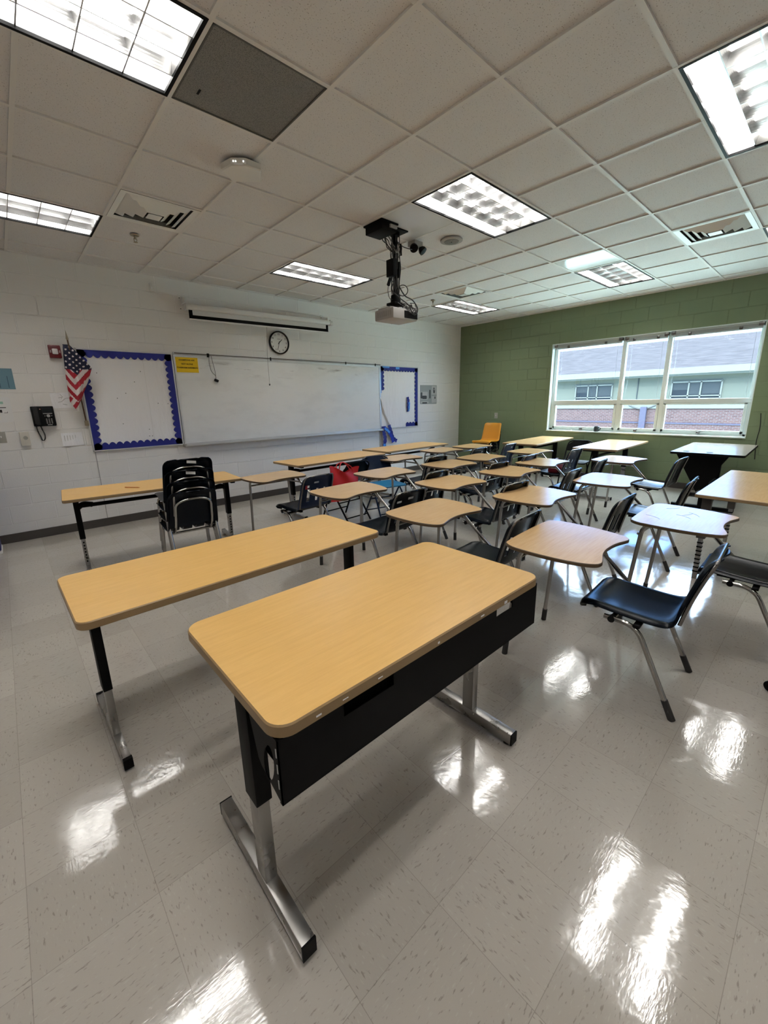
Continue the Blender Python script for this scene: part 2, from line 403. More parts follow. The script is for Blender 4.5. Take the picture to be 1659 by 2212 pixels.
# ------------------------------------------------------------------ window with its frame, panes and raised blinds
win = bpy.data.objects.new('window_1', None); C.objects.link(win); win['kind'] = 'structure'; win.location = (XW, (WY0 + WY1) / 2, WZ0)
def wpart(name, mb, mats, smooth=None):
    o = mb.build(name, mats, win, smooth); o.matrix_parent_inverse = Matrix.Translation(Vector(win.location)).inverted(); return o
XF = XW + .10                       # room face of the frame
jm = MB().box(XW - .002, XF + .08, WY1 - .012, WY1, WZ0, WZ1).box(XW - .002, XF + .08, WY0, WY0 + .012, WZ0, WZ1).box(XW - .002, XF + .08, WY0, WY1, WZ1 - .012, WZ1)
wpart('jamb', jm, M['jamb_white'])
wpart('sill', MB().box(XW - .02, XF + .08, WY0, WY1, WZ0, WZ0 + .02, bev=.004), M['jamb_white'])
fr = MB(); b = .004
ya, yb, za, zb = WY0 + .012, WY1 - .012, WZ0 + .02, WZ1 - .012
fr.box(XF, XF + .07, yb - .06, yb, za, zb, bev=b).box(XF, XF + .07, ya, ya + .045, za, zb, bev=b).box(XF, XF + .07, ya, yb, zb - .05, zb, bev=b).box(XF, XF + .07, ya, yb, za, za + .035, bev=b)
for c in (1.240, .590): fr.box(XF - .004, XF + .07, c - .032, c + .032, za, zb, bev=b)
fr.box(XF - .002, XF + .07, ya, yb, 1.345, 1.412, bev=b)
wpart('frame', fr, M['frame_white'])
for y0, y1 in ((1.272, 2.395), (.622, 1.208), (-.49, .558)):
    s = MB(); e = .038; z0, z1 = za + .035, 1.345
    s.box(XF - .012, XF + .045, y0, y0 + e, z0, z1, bev=b).box(XF - .012, XF + .045, y1 - e, y1, z0, z1, bev=b).box(XF - .012, XF + .045, y0, y1, z0, z0 + e, bev=b).box(XF - .012, XF + .045, y0, y1, z1 - e * .6, z1, bev=b)
    wpart('sash', s, M['frame_white'])
    yc = (y0 + y1) / 2
    k = MB().box(XF - .045, XF - .012, yc - .012, yc + .03, z0 - .02, z0 + .018, bev=.004); k.tube([(XF - .04, yc, z0 + .012), (XF - .055, yc - .03, z0 + .03), (XF - .05, yc - .1, z0 + .038)], .006, 8)
    wpart('crank_handle', k, M['dark_steel'], 40)
    wpart('pane', MB().box(XF + .03, XF + .036, y0 + .03, y1 - .03, z0 + .03, z1 - .02), M['glass'])
    wpart('pane', MB().box(XF + .03, XF + .036, y0 - .0, y1 + .0, 1.405, zb - .04), M['glass'])
for y0, y1 in ((1.26, 2.435), (.60, 1.225), (-.515, .57)):
    n = 'raised_blind'
    t_ = thing('window_blind', {1.26: 'raised grey blind over the left third of the window', .60: 'narrow raised grey blind over the middle of the window', -.515: 'raised grey blind over the right third of the window'}[y0], 'blind', (XW + .05, (y0 + y1) / 2, WZ1 - .012), 0, 'raised window blinds')
    o = -(y0 + y1) / 2; L = (y1 - y0) / 2
    MB().box(-.025, .025, -L, L, -.03, 0, bev=.003).build('headrail', M['blind'], t_)
    s = MB()
    for k in range(9): s.box(-.024, .024, -L + .01, L - .01, -.034 - k * .0042 - .0026, -.034 - k * .0042)
    s.build('slat_stack', M['blind'], t_)
    MB().box(-.022, .022, -L + .01, L - .01, -.088, -.074, bev=.003).build('bottom_rail', M['blind'], t_)
    s = MB()
    for yy in (-L + .03, L - .03): s.box(-.032, .03, yy - .03, yy + .03, -.05, .001, bev=.002)
    s.build('bracket', M['dark_steel'], t_)
    s = MB()
    for yy in (-L * .55, L * .55): s.box(-.028, -.02, yy - .02, yy + .02, -.075, -.035, bev=.002)
    s.build('cord_clip', M['dark_steel'], t_)
    MB().tube([(-.025, L - .05, -.03), (-.034, L - .055, -.5), (-.036, L - .02, -.95)], .004, 8).build('wand', M['white_plastic'], t_)
    MB().tube([(-.012, -L + .07, -.03), (-.012, -L + .06, -1.0)], .0016, 6).build('pull_cord', M['cable_grey'], t_)

# ------------------------------------------------------------------ the building across the yard
bx = thing('school_building', 'low pale building with brick base and shingle roof seen through the window', 'building', (22, 6, -1.2))
def bp(name, mb, m_): o = mb.build(name, m_, bx, None); o.matrix_parent_inverse = Matrix.Translation((-22, -6, 1.2)); return o
bp('wall', MB().box(22, 30, -30, 48, .85, 2.6), M['siding'])
bp('brick_base', MB().box(21.96, 30, -30, 48, -1.2, .85), M['ext_brick'])
bp('ledge', MB().box(21.9, 22.05, -30, 48, .85, 1.02), M['ext_white'])
bp('band', MB().box(21.93, 22, -30, 48, .1, .17), M['post'])
rf = MB(); rf.add([(21.5, -30, 2.72), (21.5, 48, 2.72), (30, 48, 4.92), (30, -30, 4.92), (38, 48, 2.7), (38, -30, 2.7)], [(0, 3, 2, 1), (3, 5, 4, 2)])
bp('roof', rf, M['ext_roof'])
bp('fascia', MB().box(21.4, 21.6, -30, 48, 2.46, 2.74).box(21.55, 22.05, -30, 48, 2.38, 2.48), M['ext_white'])
for yc in (-11.0, -1.25, 3.52, 8.2, 12.9, 17.7):
    f = MB(); f.box(21.93, 22.02, yc - .98, yc + .98, 2.06, 2.13).box(21.93, 22.02, yc - .98, yc + .98, 1.28, 1.34).box(21.93, 22.02, yc - .98, yc + .98, 1.42, 1.47)
    for d in (-.97, -.2, .28, .97): f.box(21.93, 22.02, yc + d - .03, yc + d + .03, 1.3, 2.1)
    fo = bp('window', f, M['ext_white'])
    g = MB().box(21.985, 21.995, yc - .95, yc + .95, 1.33, 2.08).build('pane', M['ext_glass'], fo, None)
    g2 = MB().box(21.975, 21.984, yc + .3, yc + .94, 1.72, 2.07).box(21.975, 21.984, yc - .94, yc - .25, 1.52, 2.07).box(21.975, 21.984, yc - .18, yc + .26, 1.5, 2.07).build('shade', M['ext_blind'], fo, None)
s = MB()
for yy in (-3.6, .9, 6.0, 10.6, 15.2): s.box(21.97, 21.999, yy - .02, yy + .02, 1.02, 2.4)
bp('panel_joint', s, M['ext_blind'])
struct('ground_outside', MB().box(XW + .3, 60, -60, 70, -1.35, -1.2), M['bounce_ground'])  # unseen ground, coloured pale green to bounce light up onto the ceiling
po = MB().box(-.07, .07, -.14, .14, 0, 2.12).build('yard_post', M['post'], None, None); po.location = (21.82, 5.56, -1.2); tag(po, 'dark square post standing before the brick wall outside', 'post')
ca = MB().tube([(21.87, 6.28 - 1.24 * t / 12, 1.02 - .2 * math.sin(pi * t / 12)) for t in range(13)], .024, 8).build('sagging_cable', M['cable'], None); tag(ca, 'dark cable sagging in front of the post outside the window', 'cable')

# ------------------------------------------------------------------ ceiling fixtures
def fixture_meshes():
    h = MB(); W, D, z0, z1 = T - .013, T / 2 - .013, .012, .14
    h.box(-W, W, -D, -D + .01, z0, z1).box(-W, W, D - .01, D, z0, z1).box(-W, -W + .01, -D, D, z0, z1).box(W - .01, W, -D, D, z0, z1).box(-W, W, -D, D, z1 - .005, z1)
    e = MB(); q = .011
    e.box(-W - .006, W + .006, -D - .006, -D + q, -.002, .012).box(-W - .006, W + .006, D - q, D + .006, -.002, .012).box(-W - .006, -W + q, -D, D, -.002, .012).box(W - q, W + .006, -D, D, -.002, .012)  # shaded gap around the fixture, put in as a black strip
    l = MB()
    def blade(x0, x1, y0, y1, along):
        n = 5
        for k in range(n):
            za = .008 + .058 * k / n; zb = .008 + .058 * (k + 1) / n
            ta = .003 + .012 * (k / n) ** 2; tb = .003 + .012 * ((k + 1) / n) ** 2
            if along == 'x': V = [(x0, y0 - ta, za), (x1, y0 - ta, za), (x1, y0 + ta, za), (x0, y0 + ta, za), (x0, y0 - tb, zb), (x1, y0 - tb, zb), (x1, y0 + tb, zb), (x0, y0 + tb, zb)]
            else: V = [(x0 - ta, y0, za), (x0 + ta, y0, za), (x0 + ta, y1, za), (x0 - ta, y1, za), (x0 - tb, y0, zb), (x0 + tb, y0, zb), (x0 + tb, y1, zb), (x0 - tb, y1, zb)]
            l.add(V, [(0, 1, 5, 4), (2, 3, 7, 6)] if along == 'x' else [(1, 2, 6, 5), (3, 0, 4, 7)])
            if k == 0: l.add(V[:4], [(0, 3, 2, 1)])
    for k in (-1, 0, 1): blade(-W + .01, W - .01, k * D / 2, k * D / 2, 'x')
    for k in range(-2, 3): blade(k * W / 3, k * W / 3, -D + .01, D - .01, 'y')
    tub = MB()
    tub.add([(-W + .03, -.054, .1), (-W + .03, .054, .1), (W - .03, .054, .1), (W - .03, -.054, .1)], [(0, 1, 2, 3)])
    return h.mesh('housing', M['reflector'], None), e.mesh('shade_gap', M['black'], None), l.mesh('louver', M['louver'], 50), tub.mesh('tube', M['lamp'], None), W, D
HO, TR, LV, TU, FW, FD = fixture_meshes()
def mo(name, me, parent, loc=(0, 0, 0)):
    o = bpy.data.objects.new(name, me); C.objects.link(o); o.parent = parent; o.location = loc; return o
LNAME = {(-5, 5): 'recessed louvered ceiling light over the phone and flag', (0, 5): 'recessed louvered ceiling light just in front of the projection screen', (5, 5): 'recessed louvered ceiling light in the corner of the whiteboard and green walls',
         (-5, 1): 'large louvered ceiling light beside the dark square grille', (0, 1): 'recessed louvered ceiling light beside the projector mount', (5, 1): 'louvered ceiling light touching the glossy panel near the green wall',
         (-5, -2): 'louvered ceiling light almost overhead, left of the photographer', (0, -2): 'louvered ceiling light above the two front maple tables, at the top right corner', (5, -2): 'louvered ceiling light near the window end, beside the white air diffuser',
         (-5, -6): 'unseen louvered ceiling light added at the back left of the room', (0, -6): 'unseen louvered ceiling light added at the back middle of the room', (5, -6): 'unseen louvered ceiling light added at the back window side'}
first = None
for (i, j) in LIGHTS:
    loc = ((i + 1) * T, (j + .5) * T, ZC)
    if first is None:
        first = thing('ceiling_light', LNAME[(i, j)], 'ceiling light', loc, 0, 'recessed ceiling lights')
        mo('housing', HO, first); mo('shade_gap', TR, first); mo('louver', LV, first)
        for s in (-1, 1): mo('lamp_tube', TU, first, (0, s * FD * .75, 0))
    else: dup(first, loc, 0, LNAME[(i, j)])

def diffuser(i, j, label):
    t_ = thing('air_diffuser', label, 'vent', ((i + .5) * T, (j + .5) * T, ZC), 0, 'square air diffusers')
    H = T / 2 - .013
    MB().box(-H, H, -H, H, .12, .125).box(-H, H, -H, -H + .004, 0, .12).box(-H, H, H - .004, H, 0, .12).box(-H, -H + .004, -H, H, 0, .12).box(H - .004, H, -H, H, 0, .12).build('plenum', M['duct_dark'], t_, None)
    def ring(h0, h1, za, zb):
        s = MB(); V = [(-h0, -h0, za), (h0, -h0, za), (h0, h0, za), (-h0, h0, za), (-h1, -h1, zb), (h1, -h1, zb), (h1, h1, zb), (-h1, h1, zb)]
        s.add(V, [(k, (k + 1) % 4, 4 + (k + 1) % 4, 4 + k) for k in range(4)])
        s.add([(x, y, z + .003) for x, y, z in V], [(4 + k, 4 + (k + 1) % 4, (k + 1) % 4, k) for k in range(4)]); return s
    ring(H, H - .045, -.002, .004).build('outer_frame', M['vent_white'], t_, None)
    for h, zt, zl in ((.240, .022, -.010), (.178, .014, -.020), (.116, .006, -.028)): ring(h, h - .05, zt, zl).build('cone_vane', M['vent_white'], t_, None)
    MB().box(-.052, .052, -.052, .052, -.030, -.026).build('centre_plate', M['vent_white'], t_, None)
    MB().lathe([(.14, .118), (.14, .095), (.12, .095)], 20).build('duct_collar', M['duct_dark'], t_)
diffuser(-3, 4, 'square white air diffuser with nested vanes above the flag')
diffuser(4, 4, 'square air diffuser beside the far corner ceiling light')
diffuser(4, -1, 'square air diffuser nearest the window, bright and glossy')
def grille(i, j, label, m_, ridge):
    t_ = thing('ceiling_grille', label, 'vent', ((i + .5) * T, (j + .5) * T, ZC), 0, 'square ceiling grilles'); H = T / 2 - .013
    MB().box(-H, H, -H, H, .004, .02).build('perforated_plate', m_, t_, None)
    e = MB(); q = .008
    e.box(-H, H, -H, -H + q, -.001, .005).box(-H, H, H - q, H, -.001, .005).box(-H, -H + q, -H, H, -.001, .005).box(H - q, H, -H, H, -.001, .005); e.build('rim', M['duct_dark'] if ridge else M['vent_white'], t_, None)
    if ridge: MB().box(-H + .09, -H + .10, H - .15, H - .11, .001, .0045).build('latch', M['black'], t_, None)
gr = M['grille']; t = NT(gr); vv = t.n('TexVoronoi', {'Vector': t.pos(), 'Scale': 210.0}).outputs['Distance']; t.set('Base Color', t.mix(t.math('LESS_THAN', vv, .32), (.21, .205, .195), (.05, .05, .048)))
grille(-3, 1, 'dark grey perforated return grille beside the large ceiling light', M['grille'], True)
grille(4, 1, 'smooth pale grey panel beside the ceiling light near the green wall', M['tile_panel'], False)

ap = thing('access_point', 'white hexagonal network box on the ceiling with tiny lights', 'network device', (-1.265, 1.575, ZC), math.radians(-38))
MB().prism([(-.13, -.05), (-.05, -.115), (.05, -.115), (.13, -.05), (.10, .10), (-.10, .10)], -.055, -.008, bev=.008).build('case', M['white_plastic'], ap)
MB().box(-.07, .07, -.06, .06, -.008, 0).build('mount_plate', M['duct_dark'], ap)
MB().box(-.035, -.029, -.117, -.114, -.035, -.028).box(-.02, -.014, -.117, -.114, -.035, -.028).box(.03, .036, -.117, -.114, -.035, -.028).build('status_lights', mat('led', (.9, .9, .8), .4, emit=(1, .98, .9), es=3.0), ap)
MB().box(-.03, .03, -.118, -.112, -.052, -.044, bev=.002).build('badge', M['white_paper'], ap)

sp = thing('ceiling_speaker', 'round grey speaker grille set in the ceiling beside the projector mount', 'speaker', (1.515 * T, 2.5 * T, ZC))
MB().lathe([(.112, .004), (.112, -.006), (.10, -.011), (.075, -.011)], 36).build('ring', M['speaker_grey'], sp)
MB().lathe([(.075, -.006), (.072, -.014), (.0, -.0145)], 32).build('grille', M['grille'], sp)
MB().lathe([(.006, -.0145), (.004, -.018)], 10).build('screw', M['black'], sp)
def sprinkler(x, y, label):
    t_ = thing('fire_sprinkler', label, 'sprinkler', (x, y, ZC), 0, 'fire sprinklers')
    MB().lathe([(.04, .001), (.036, -.006), (.014, -.008)], 20).build('escutcheon', M['brass'], t_)
    MB().lathe([(.011, -.004), (.010, -.03), (.006, -.036)], 12).tube([(.011, 0, -.028), (.013, 0, -.045), (.003, 0, -.058)], .003, 6).tube([(-.011, 0, -.028), (-.013, 0, -.045), (-.003, 0, -.058)], .003, 6).build('body', M['brass'], t_)
    MB().lathe([(.004, -.054), (.019, -.06), (.019, -.062), (.004, -.064)], 14).build('deflector', M['brass'], t_)
sprinkler(-2.52 * T, 5.49 * T, 'small fire sprinkler in the ceiling above the flag'); sprinkler(4.48 * T, 5.47 * T, 'small fire sprinkler in the ceiling beside the far corner light')

# ------------------------------------------------------------------ projector on its ceiling pole
pl = MB().box(-T / 2 + .013, T / 2 - .013, -T / 2 + .013, T / 2 - .013, .001, .012).build('ceiling_plate', M['tile_panel'], None, None, (.5 * T, 2.5 * T, ZC))
tag(pl, 'glossy white ceiling plate above the projector pole', 'ceiling plate')
PX, PY = .316, 1.722
pm = thing('projector_mount', 'black ceiling pole wrapped in cables that carries the projector', 'projector mount', (PX, PY, ZC))
MB().box(-.09, .09, -.09, .09, -.012, .0, bev=.002).lathe([(.045, -.012), (.045, -.04), (.03, -.045)], 16).build('ceiling_flange', M['black'], pm)
MB().tube([(0, 0, -.01), (0, 0, -.60)], .024, 16).build('pole', M['black_gloss'], pm)
MB().box(-.075, -.025, -.05, .05, -.40, -.25, bev=.004).box(.02, .04, -.03, .05, -.40, -.26, bev=.004).build('transmitter_box', M['black'], pm)
MB().lathe([(.045, -.56), (.05, -.60), (.05, -.625), (.03, -.63)], 18).box(-.07, .07, -.06, .06, -.655, -.63, bev=.004).build('tilt_head', M['black'], pm)
random.seed(4)
cb = MB()
def wig(a, b, sag, amp, n=8, r=.0042, side=None):
    P = []; a, b = Vector(a), Vector(b); d = side or Vector((random.uniform(-1, 1), random.uniform(-1, 1), 0))
    for k in range(n + 1):
        t_ = k / n; P.append(a.lerp(b, t_) + Vector((random.uniform(-amp, amp), random.uniform(-amp, amp), -sag * 4 * t_ * (1 - t_))) + Vector(d) * (.03 * math.sin(pi * t_)))
    return spline(P, 4), r
for k in range(9):
    a = 2 * pi * k / 9; P, r = wig((.03 * math.cos(a), .03 * math.sin(a), -.03), (.034 * math.cos(a + .6), .034 * math.sin(a + .6), -.56), 0, .009, 9, .0038); cb.tube(P, r, 6)
for k in range(4): P, r = wig((-.16 + .02 * k, .05, -.03), (-.03, -.03, -.2), .03, .008); cb.tube(P, r, 6)
def loop(c, rx, rz, ax, r=.0045, n=20):
    ax = Vector(ax).normalized(); return [Vector(c) + ax * (rx * math.cos(2 * pi * k / n)) + Vector((0, 0, rz * math.sin(2 * pi * k / n))) for k in range(n)]
cb.tube(loop((.10, .0, -.50), .05, .05, (.74, -.67, 0)), .0045, 6, True)
cb.tube(loop((-.055, 0, -.52), .035, .085, (.74, -.67, 0)), .003, 6, True)
cb.tube(spline([(.02, -.03, -.48), (.08, -.05, -.56), (.15, -.09, -.60), (.19, -.12, -.68), (.14, -.13, -.74), (.05, -.13, -.72)], 5), .006, 8)
cb.tube(spline([(-.04, -.03, -.44), (-.07, -.02, -.52), (-.02, -.08, -.60), (.06, -.12, -.66), (.1, -.13, -.73)], 5), .005, 8)
cb.tube(spline([(-.03, 0, -.2), (-.07, -.02, -.21), (-.07, -.02, -.25)], 4), .003, 6).tube(spline([(.03, 0, -.08), (.07, -.02, -.12), (.05, -.02, -.2), (.03, 0, -.22)], 4), .003, 6)
for k in range(16):
    a = (random.uniform(-.02, .16), random.uniform(-.1, .02), random.uniform(-.66, -.60)); b = (random.uniform(.02, .18), -.135, random.uniform(-.76, -.70)); P, r = wig(a, b, random.uniform(-.03, .02), .02, 6, .0032); cb.tube(P, r, 6)
cb.build('cables', M['cable'], pm)
MB().tube([(-.09, -.02, -.43), (-.125, -.03, -.49)], .016, 10).tube([(.055, -.02, -.10), (.06, -.02, -.20)], .009, 8).build('cable_connector', M['black'], pm)
gc = MB(); random.seed(11)
for k in range(3):
    P, r = wig((-.08 - .01 * k, .03, -.02), (-.02 + .012 * k, -.03, -.19), -.02, .004, 6, .0042); gc.tube(P, r, 6)
for k in range(4):
    P, r = wig((-.02 + .05 * k, -.06, -.64), (.06 + .02 * k, -.137, -.73), .0, .02, 6, .003); gc.tube(P, r, 6)
gc.build('grey_cables', M['cable_grey'], pm)
pj = thing('projector', 'light grey ceiling projector with tangled cables at its rear', 'projector', (PX + .02, PY + .02, ZC - .75))
MB().box(-.17, .17, -.14, .13, -.045, .055, bev=.014).build('body', M['projector'], pj)
MB().box(-.12, .0, .12, .15, -.03, .04, bev=.008).lathe([(.038, .13), (.042, .16), (.034, .162)], 20, Matrix.Translation((.09, 0, .005)) @ Matrix.Rotation(-pi / 2, 4, 'X')).build('lens', M['black_gloss'], pj)
s = MB()
for k in range(7): s.box(-.173, -.168, -.11 + k * .03, -.095 + k * .03, -.02, .03)
s.build('side_vent', M['speaker_grey'], pj, None)
MB().box(-.02, .16, -.146, -.139, -.03, .035).build('port_panel', M['black'], pj, None)
MB().box(-.15, -.04, -.08, .10, .055, .07, bev=.004).build('top_cover', M['projector'], pj)
cx = thing('control_box', 'flat black box bolted to the ceiling plate left of the projector pole', 'electronics box', (.115, 1.715, ZC))
MB().box(-.09, .09, -.13, .10, -.075, -.012, bev=.004).build('case', M['black'], cx)
MB().box(-.105, .105, -.14, .11, -.014, 0, bev=.002).build('mount_tray', M['black'], cx)
MB().box(.0, .085, -.145, -.128, -.05, -.022, bev=.002).build('plug_strip', M['cable_grey'], cx)
el = thing('twin_lamp', 'grey box with two black lamp heads under the glossy ceiling plate', 'lamp', (.66, 1.78, ZC))
MB().box(-.06, .06, -.05, .05, -.05, -.001, bev=.006).build('housing', M['speaker_grey'], el)
for dx in (-.055, .05): MB().lathe([(.022, 0), (.04, .03), (.042, .055), (.036, .057)], 18, Matrix.Translation((dx, -.02, -.05)) @ Matrix.Rotation(pi * .78, 4, 'X') @ Matrix.Rotation(dx * 6, 4, 'Y')).build('lamp_head', M['black'], el)
MB().tube(spline([(-.05, -.03, -.09), (-.12, -.04, -.10), (-.2, -.02, -.09), (-.3, -.03, -.06)], 5), .004, 6).build('power_cord', M['cable'], el)

# ------------------------------------------------------------------ things on the whiteboard wall
def scallop(x0, x1, z0, z1, wdt, sides, y0, y1, step=.078, amp=.02, col_fn=None):
    """scalloped paper border strips along the sides of a board"""
    def strip(a, b, inn):
        a, b, inn = Vector(a), Vector(b), Vector(inn); L = (b - a).length; n = max(2, round(L / step)); m_ = n * 6
        V0 = []; V1 = []
        for k in range(m_ + 1):
            t_ = k / m_; p = a.lerp(b, t_); ww = wdt - amp + amp * abs(math.sin(pi * t_ * n)) ** .8 * 1.6
            V0.append(p); V1.append(p + inn * ww)
        return V0, V1
    mb = MB()
    S = {'t': ((x0, 0, z1), (x1, 0, z1), (0, 0, -1)), 'b': ((x0, 0, z0), (x1, 0, z0), (0, 0, 1)), 'l': ((x0, 0, z0), (x0, 0, z1), (1, 0, 0)), 'r': ((x1, 0, z0), (x1, 0, z1), (-1, 0, 0))}
    for sd_ in sides:
        a, b, inn = S[sd_[0]]
        if len(sd_) > 1: a, b = Vector(a).lerp(Vector(b), sd_[1]), Vector(a).lerp(Vector(b), sd_[2])
        V0, V1 = strip(a, b, inn); n = len(V0); V = [(p.x, y0, p.z) for p in V0] + [(p.x, y0, p.z) for p in V1] + [(p.x, y1, p.z) for p in V0] + [(p.x, y1, p.z) for p in V1]
        F = []
        for k in range(n - 1):
            F += [(k, k + 1, n + k + 1, n + k), (2 * n + k, 3 * n + k, 3 * n + k + 1, 2 * n + k + 1), (n + k, n + k + 1, 3 * n + k + 1, 3 * n + k), (k, 2 * n + k, 2 * n + k + 1, k + 1)]
        mb.add(V, F)
    return mb
def board(name, x0, x1, z0, z1, label, sides):
    t_ = thing(name, label, 'bulletin board', ((x0 + x1) / 2, YW, z0)); Mi = (-(x0 + x1) / 2, -YW, -z0)
    def bb(nm, mb, m_, sm=None): o = mb.build(nm, m_, t_, sm); o.location = Mi; return o
    f = .018
    bb('frame', MB().box(x0, x1, YW - .022, YW, z1 - f, z1, bev=.003).box(x0, x1, YW - .022, YW, z0, z0 + f, bev=.003).box(x0, x0 + f, YW - .022, YW, z0, z1, bev=.003).box(x1 - f, x1, YW - .022, YW, z0, z1, bev=.003), M['alu'])
    def pf(u, v):
        x = x0 + f + u * (x1 - x0 - 2 * f); z = z0 + f + v * (z1 - z0 - 2 * f)
        return (x, YW - .009 - .0045 * math.sin(9 * u + 4 * v + 2 * math.sin(5 * v)) * math.sin(pi * u) * math.sin(pi * v), z)
    bb('backing_paper', MB().grid(pf, 30, 30), M['white_paper'], 60)
    bb('scalloped_border', scallop(x0 + f, x1 - f, z0 + f, z1 - f, .075, sides, YW - .0215, YW - .016), M['blue_border'])
    return t_, bb
bl, bb = board('bulletin_board', -2.018, -.974, .935, 2.13, 'large bulletin board with white paper and full blue scalloped border, beside the flag', (('t',), ('b',), ('l',), ('r',)))
random.seed(3)
s = MB()
for k in range(11): s.lathe([(.005, 0), (.004, .005)], 8, Matrix.Translation((random.uniform(-1.85, -1.1), YW - .014, random.uniform(1.02, 2.02))) @ Matrix.Rotation(pi / 2, 4, 'X'))
bb('push_pins', s, M['ink'], 40)
s = MB().box(-1.33, -1.328, YW - .0145, YW - .0135, 1.0, 2.03); bb('paper_seam', s, M['screen_grey'])
br_, bb = board('bulletin_board', 2.685, 3.745, .935, 2.13, 'bulletin board with peeling paper and partly torn blue border, right of the whiteboard', (('t',), ('r',), ('b', .66, 1), ('l', .62, 1)))
bb('light_blue_patches', MB().box(2.70, 2.712, YW - .0235, YW - .0215, 1.62, 2.0).box(2.75, 2.93, YW - .0235, YW - .0215, 2.085, 2.113).box(3.1, 3.2, YW - .0235, YW - .0215, 2.07, 2.11), M['lt_blue'])
def strip_mesh(P, wd, y):
    P = [Vector(p) for p in P]; V = []; n = len(P)
    for k in range(n):
        t_ = (P[min(k + 1, n - 1)] - P[max(k - 1, 0)]).normalized(); nn = Vector((-t_.z, 0, t_.x)); w_ = wd * (1 + .18 * math.sin(k * 1.9))
        V += [P[k] + nn * w_, P[k] - nn * w_]
    V2 = [q + Vector((0, .003, 0)) for q in V]; V = V + V2; m2 = 2 * n; F = []
    for k in range(n - 1):
        a = 2 * k; F += [(a, a + 1, a + 3, a + 2), (m2 + a, m2 + a + 2, m2 + a + 3, m2 + a + 1), (a, a + 2, m2 + a + 2, m2 + a), (a + 1, m2 + a + 1, m2 + a + 3, a + 3)]
    return MB().add(V, F)
lp = strip_mesh(spline([(2.70, YW - .03, 1.55), (2.78, YW - .05, 1.3), (2.9, YW - .045, 1.08), (2.98, YW - .03, .95)], 6), .035, 0); bb('curled_paper_flap', lp, M['white_paper'], 60)
hg = thing('blue_paper_scrap', 'short curled blue border scrap hanging on the right bulletin board', 'paper strip', (3.42, YW - .03, 1.4)); 
o = strip_mesh(spline([(0, 0, .14), (.012, -.012, .06), (.0, -.014, -.04), (.01, 0, -.15)], 5), .032, 0).build('dark_strip', M['blue_border'], hg)
o = strip_mesh(spline([(.025, -.006, .06), (.03, -.02, 0), (.02, -.012, -.14)], 5), .02, 0).build('light_strip', M['lt_blue'], hg)
fb = thing('torn_blue_border', 'torn blue scalloped border dangling from the end of the whiteboard tray', 'paper strip', (2.82, YW - .04, .95))
strip_mesh(spline([(-.10, 0, .04), (-.09, -.012, -.08), (-.06, -.016, -.2), (-.075, 0, -.34)], 6), .04, 0).build('left_tail', M['blue_border'], fb)
strip_mesh(spline([(.06, 0, .06), (.10, -.014, -.06), (.16, -.01, -.2), (.27, 0, -.27)], 6), .036, 0).build('right_tail', M['blue_border'], fb)
strip_mesh(spline([(-.08, -.012, .02), (.02, -.02, -.06), (.11, -.016, -.17), (.16, -.008, -.29)], 6), .034, 0).build('middle_tail', mat('mid_blue', (.01, .03, .38), .55), fb)
strip_mesh(spline([(-.07, -.02, -.0), (.0, -.026, -.045), (.06, -.022, -.09)], 6), .022, 0).build('pale_streak', M['lt_blue'], fb)
strip_mesh(spline([(-.075, -.006, -.30), (-.07, -.01, -.36), (-.05, -.006, -.39)], 4), .03, 0).build('pale_tip', M['lt_blue'], fb)

wb = thing('whiteboard', 'long smudged whiteboard with aluminium frame and pen tray', 'whiteboard', (.88, YW, .93))
def wp(nm, mb, m_, sm=None): o = mb.build(nm, m_, wb, sm); o.location = (-.88, -YW, -.93); return o
wp('panel', MB().box(-.955, 2.67, YW - .016, YW, .945, 2.10), M['whiteboard'])
wp('frame', MB().box(-.968, 2.682, YW - .024, YW, 2.085, 2.115, bev=.003).box(-.968, -.945, YW - .024, YW, .94, 2.1, bev=.003).box(2.66, 2.682, YW - .024, YW, .94, 2.1, bev=.003), M['alu'])
wp('pen_tray', MB().box(-.965, 2.665, YW - .09, YW, .918, .93, bev=.003).box(-.965, 2.665, YW - .092, YW - .086, .918, .945, bev=.002).box(-.965, 2.665, YW - .03, YW, .925, .958, bev=.004), M['alu'])
wp('tray_cap', MB().box(-.985, -.958, YW - .095, YW, .908, .95, bev=.004).box(2.66, 2.69, YW - .095, YW, .908, .95, bev=.004), M['speaker_grey'])
wp('display_rail', MB().box(-.96, 2.70, YW - .03, YW, 2.118, 2.146, bev=.003), M['alu'])
wp('rail_cork', MB().box(-.95, 2.69, YW - .034, YW - .028, 2.127, 2.139), M['rail_brown'])
wp('rail_clip', MB().box(-.53, -.50, YW - .046, YW - .028, 2.10, 2.15, bev=.003).box(1.86, 1.875, YW - .042, YW - .028, 2.105, 2.15, bev=.003).box(2.55, 2.565, YW - .042, YW - .028, 2.105, 2.15, bev=.003).box(.42, .436, YW - .042, YW - .028, 2.1, 2.15, bev=.003), M['black'])
ys = thing('yellow_sign', 'yellow paper sign with three short lines of dark print on the whiteboard', 'sign', (-.80, YW - .018, 2.005))
MB().box(-.142, .142, -.004, 0, -.112, .108).build('sheet', M['yellow'], ys, None)
MB().box(-.15, .15, -.001, .0005, -.118, .112).build('paper_margin', M['white_paper'], ys, None)
for k, (txt, sz, z) in enumerate((('CHAMPIONS ARE', .026, .045), ('NOT ALONE', .026, -.005), ('CLASSROOM AGREEMENTS', .026, -.053))):
    lettering('lettering', txt, sz, M['ink'], ys, (0, -.0045, z), FACE_F, sx=1.0 if k < 2 else .84)
lp_ = thing('cord_loop', 'thin cord looped over the display rail with a small black plug', 'cord', (-.5, YW - .05, 2.12))
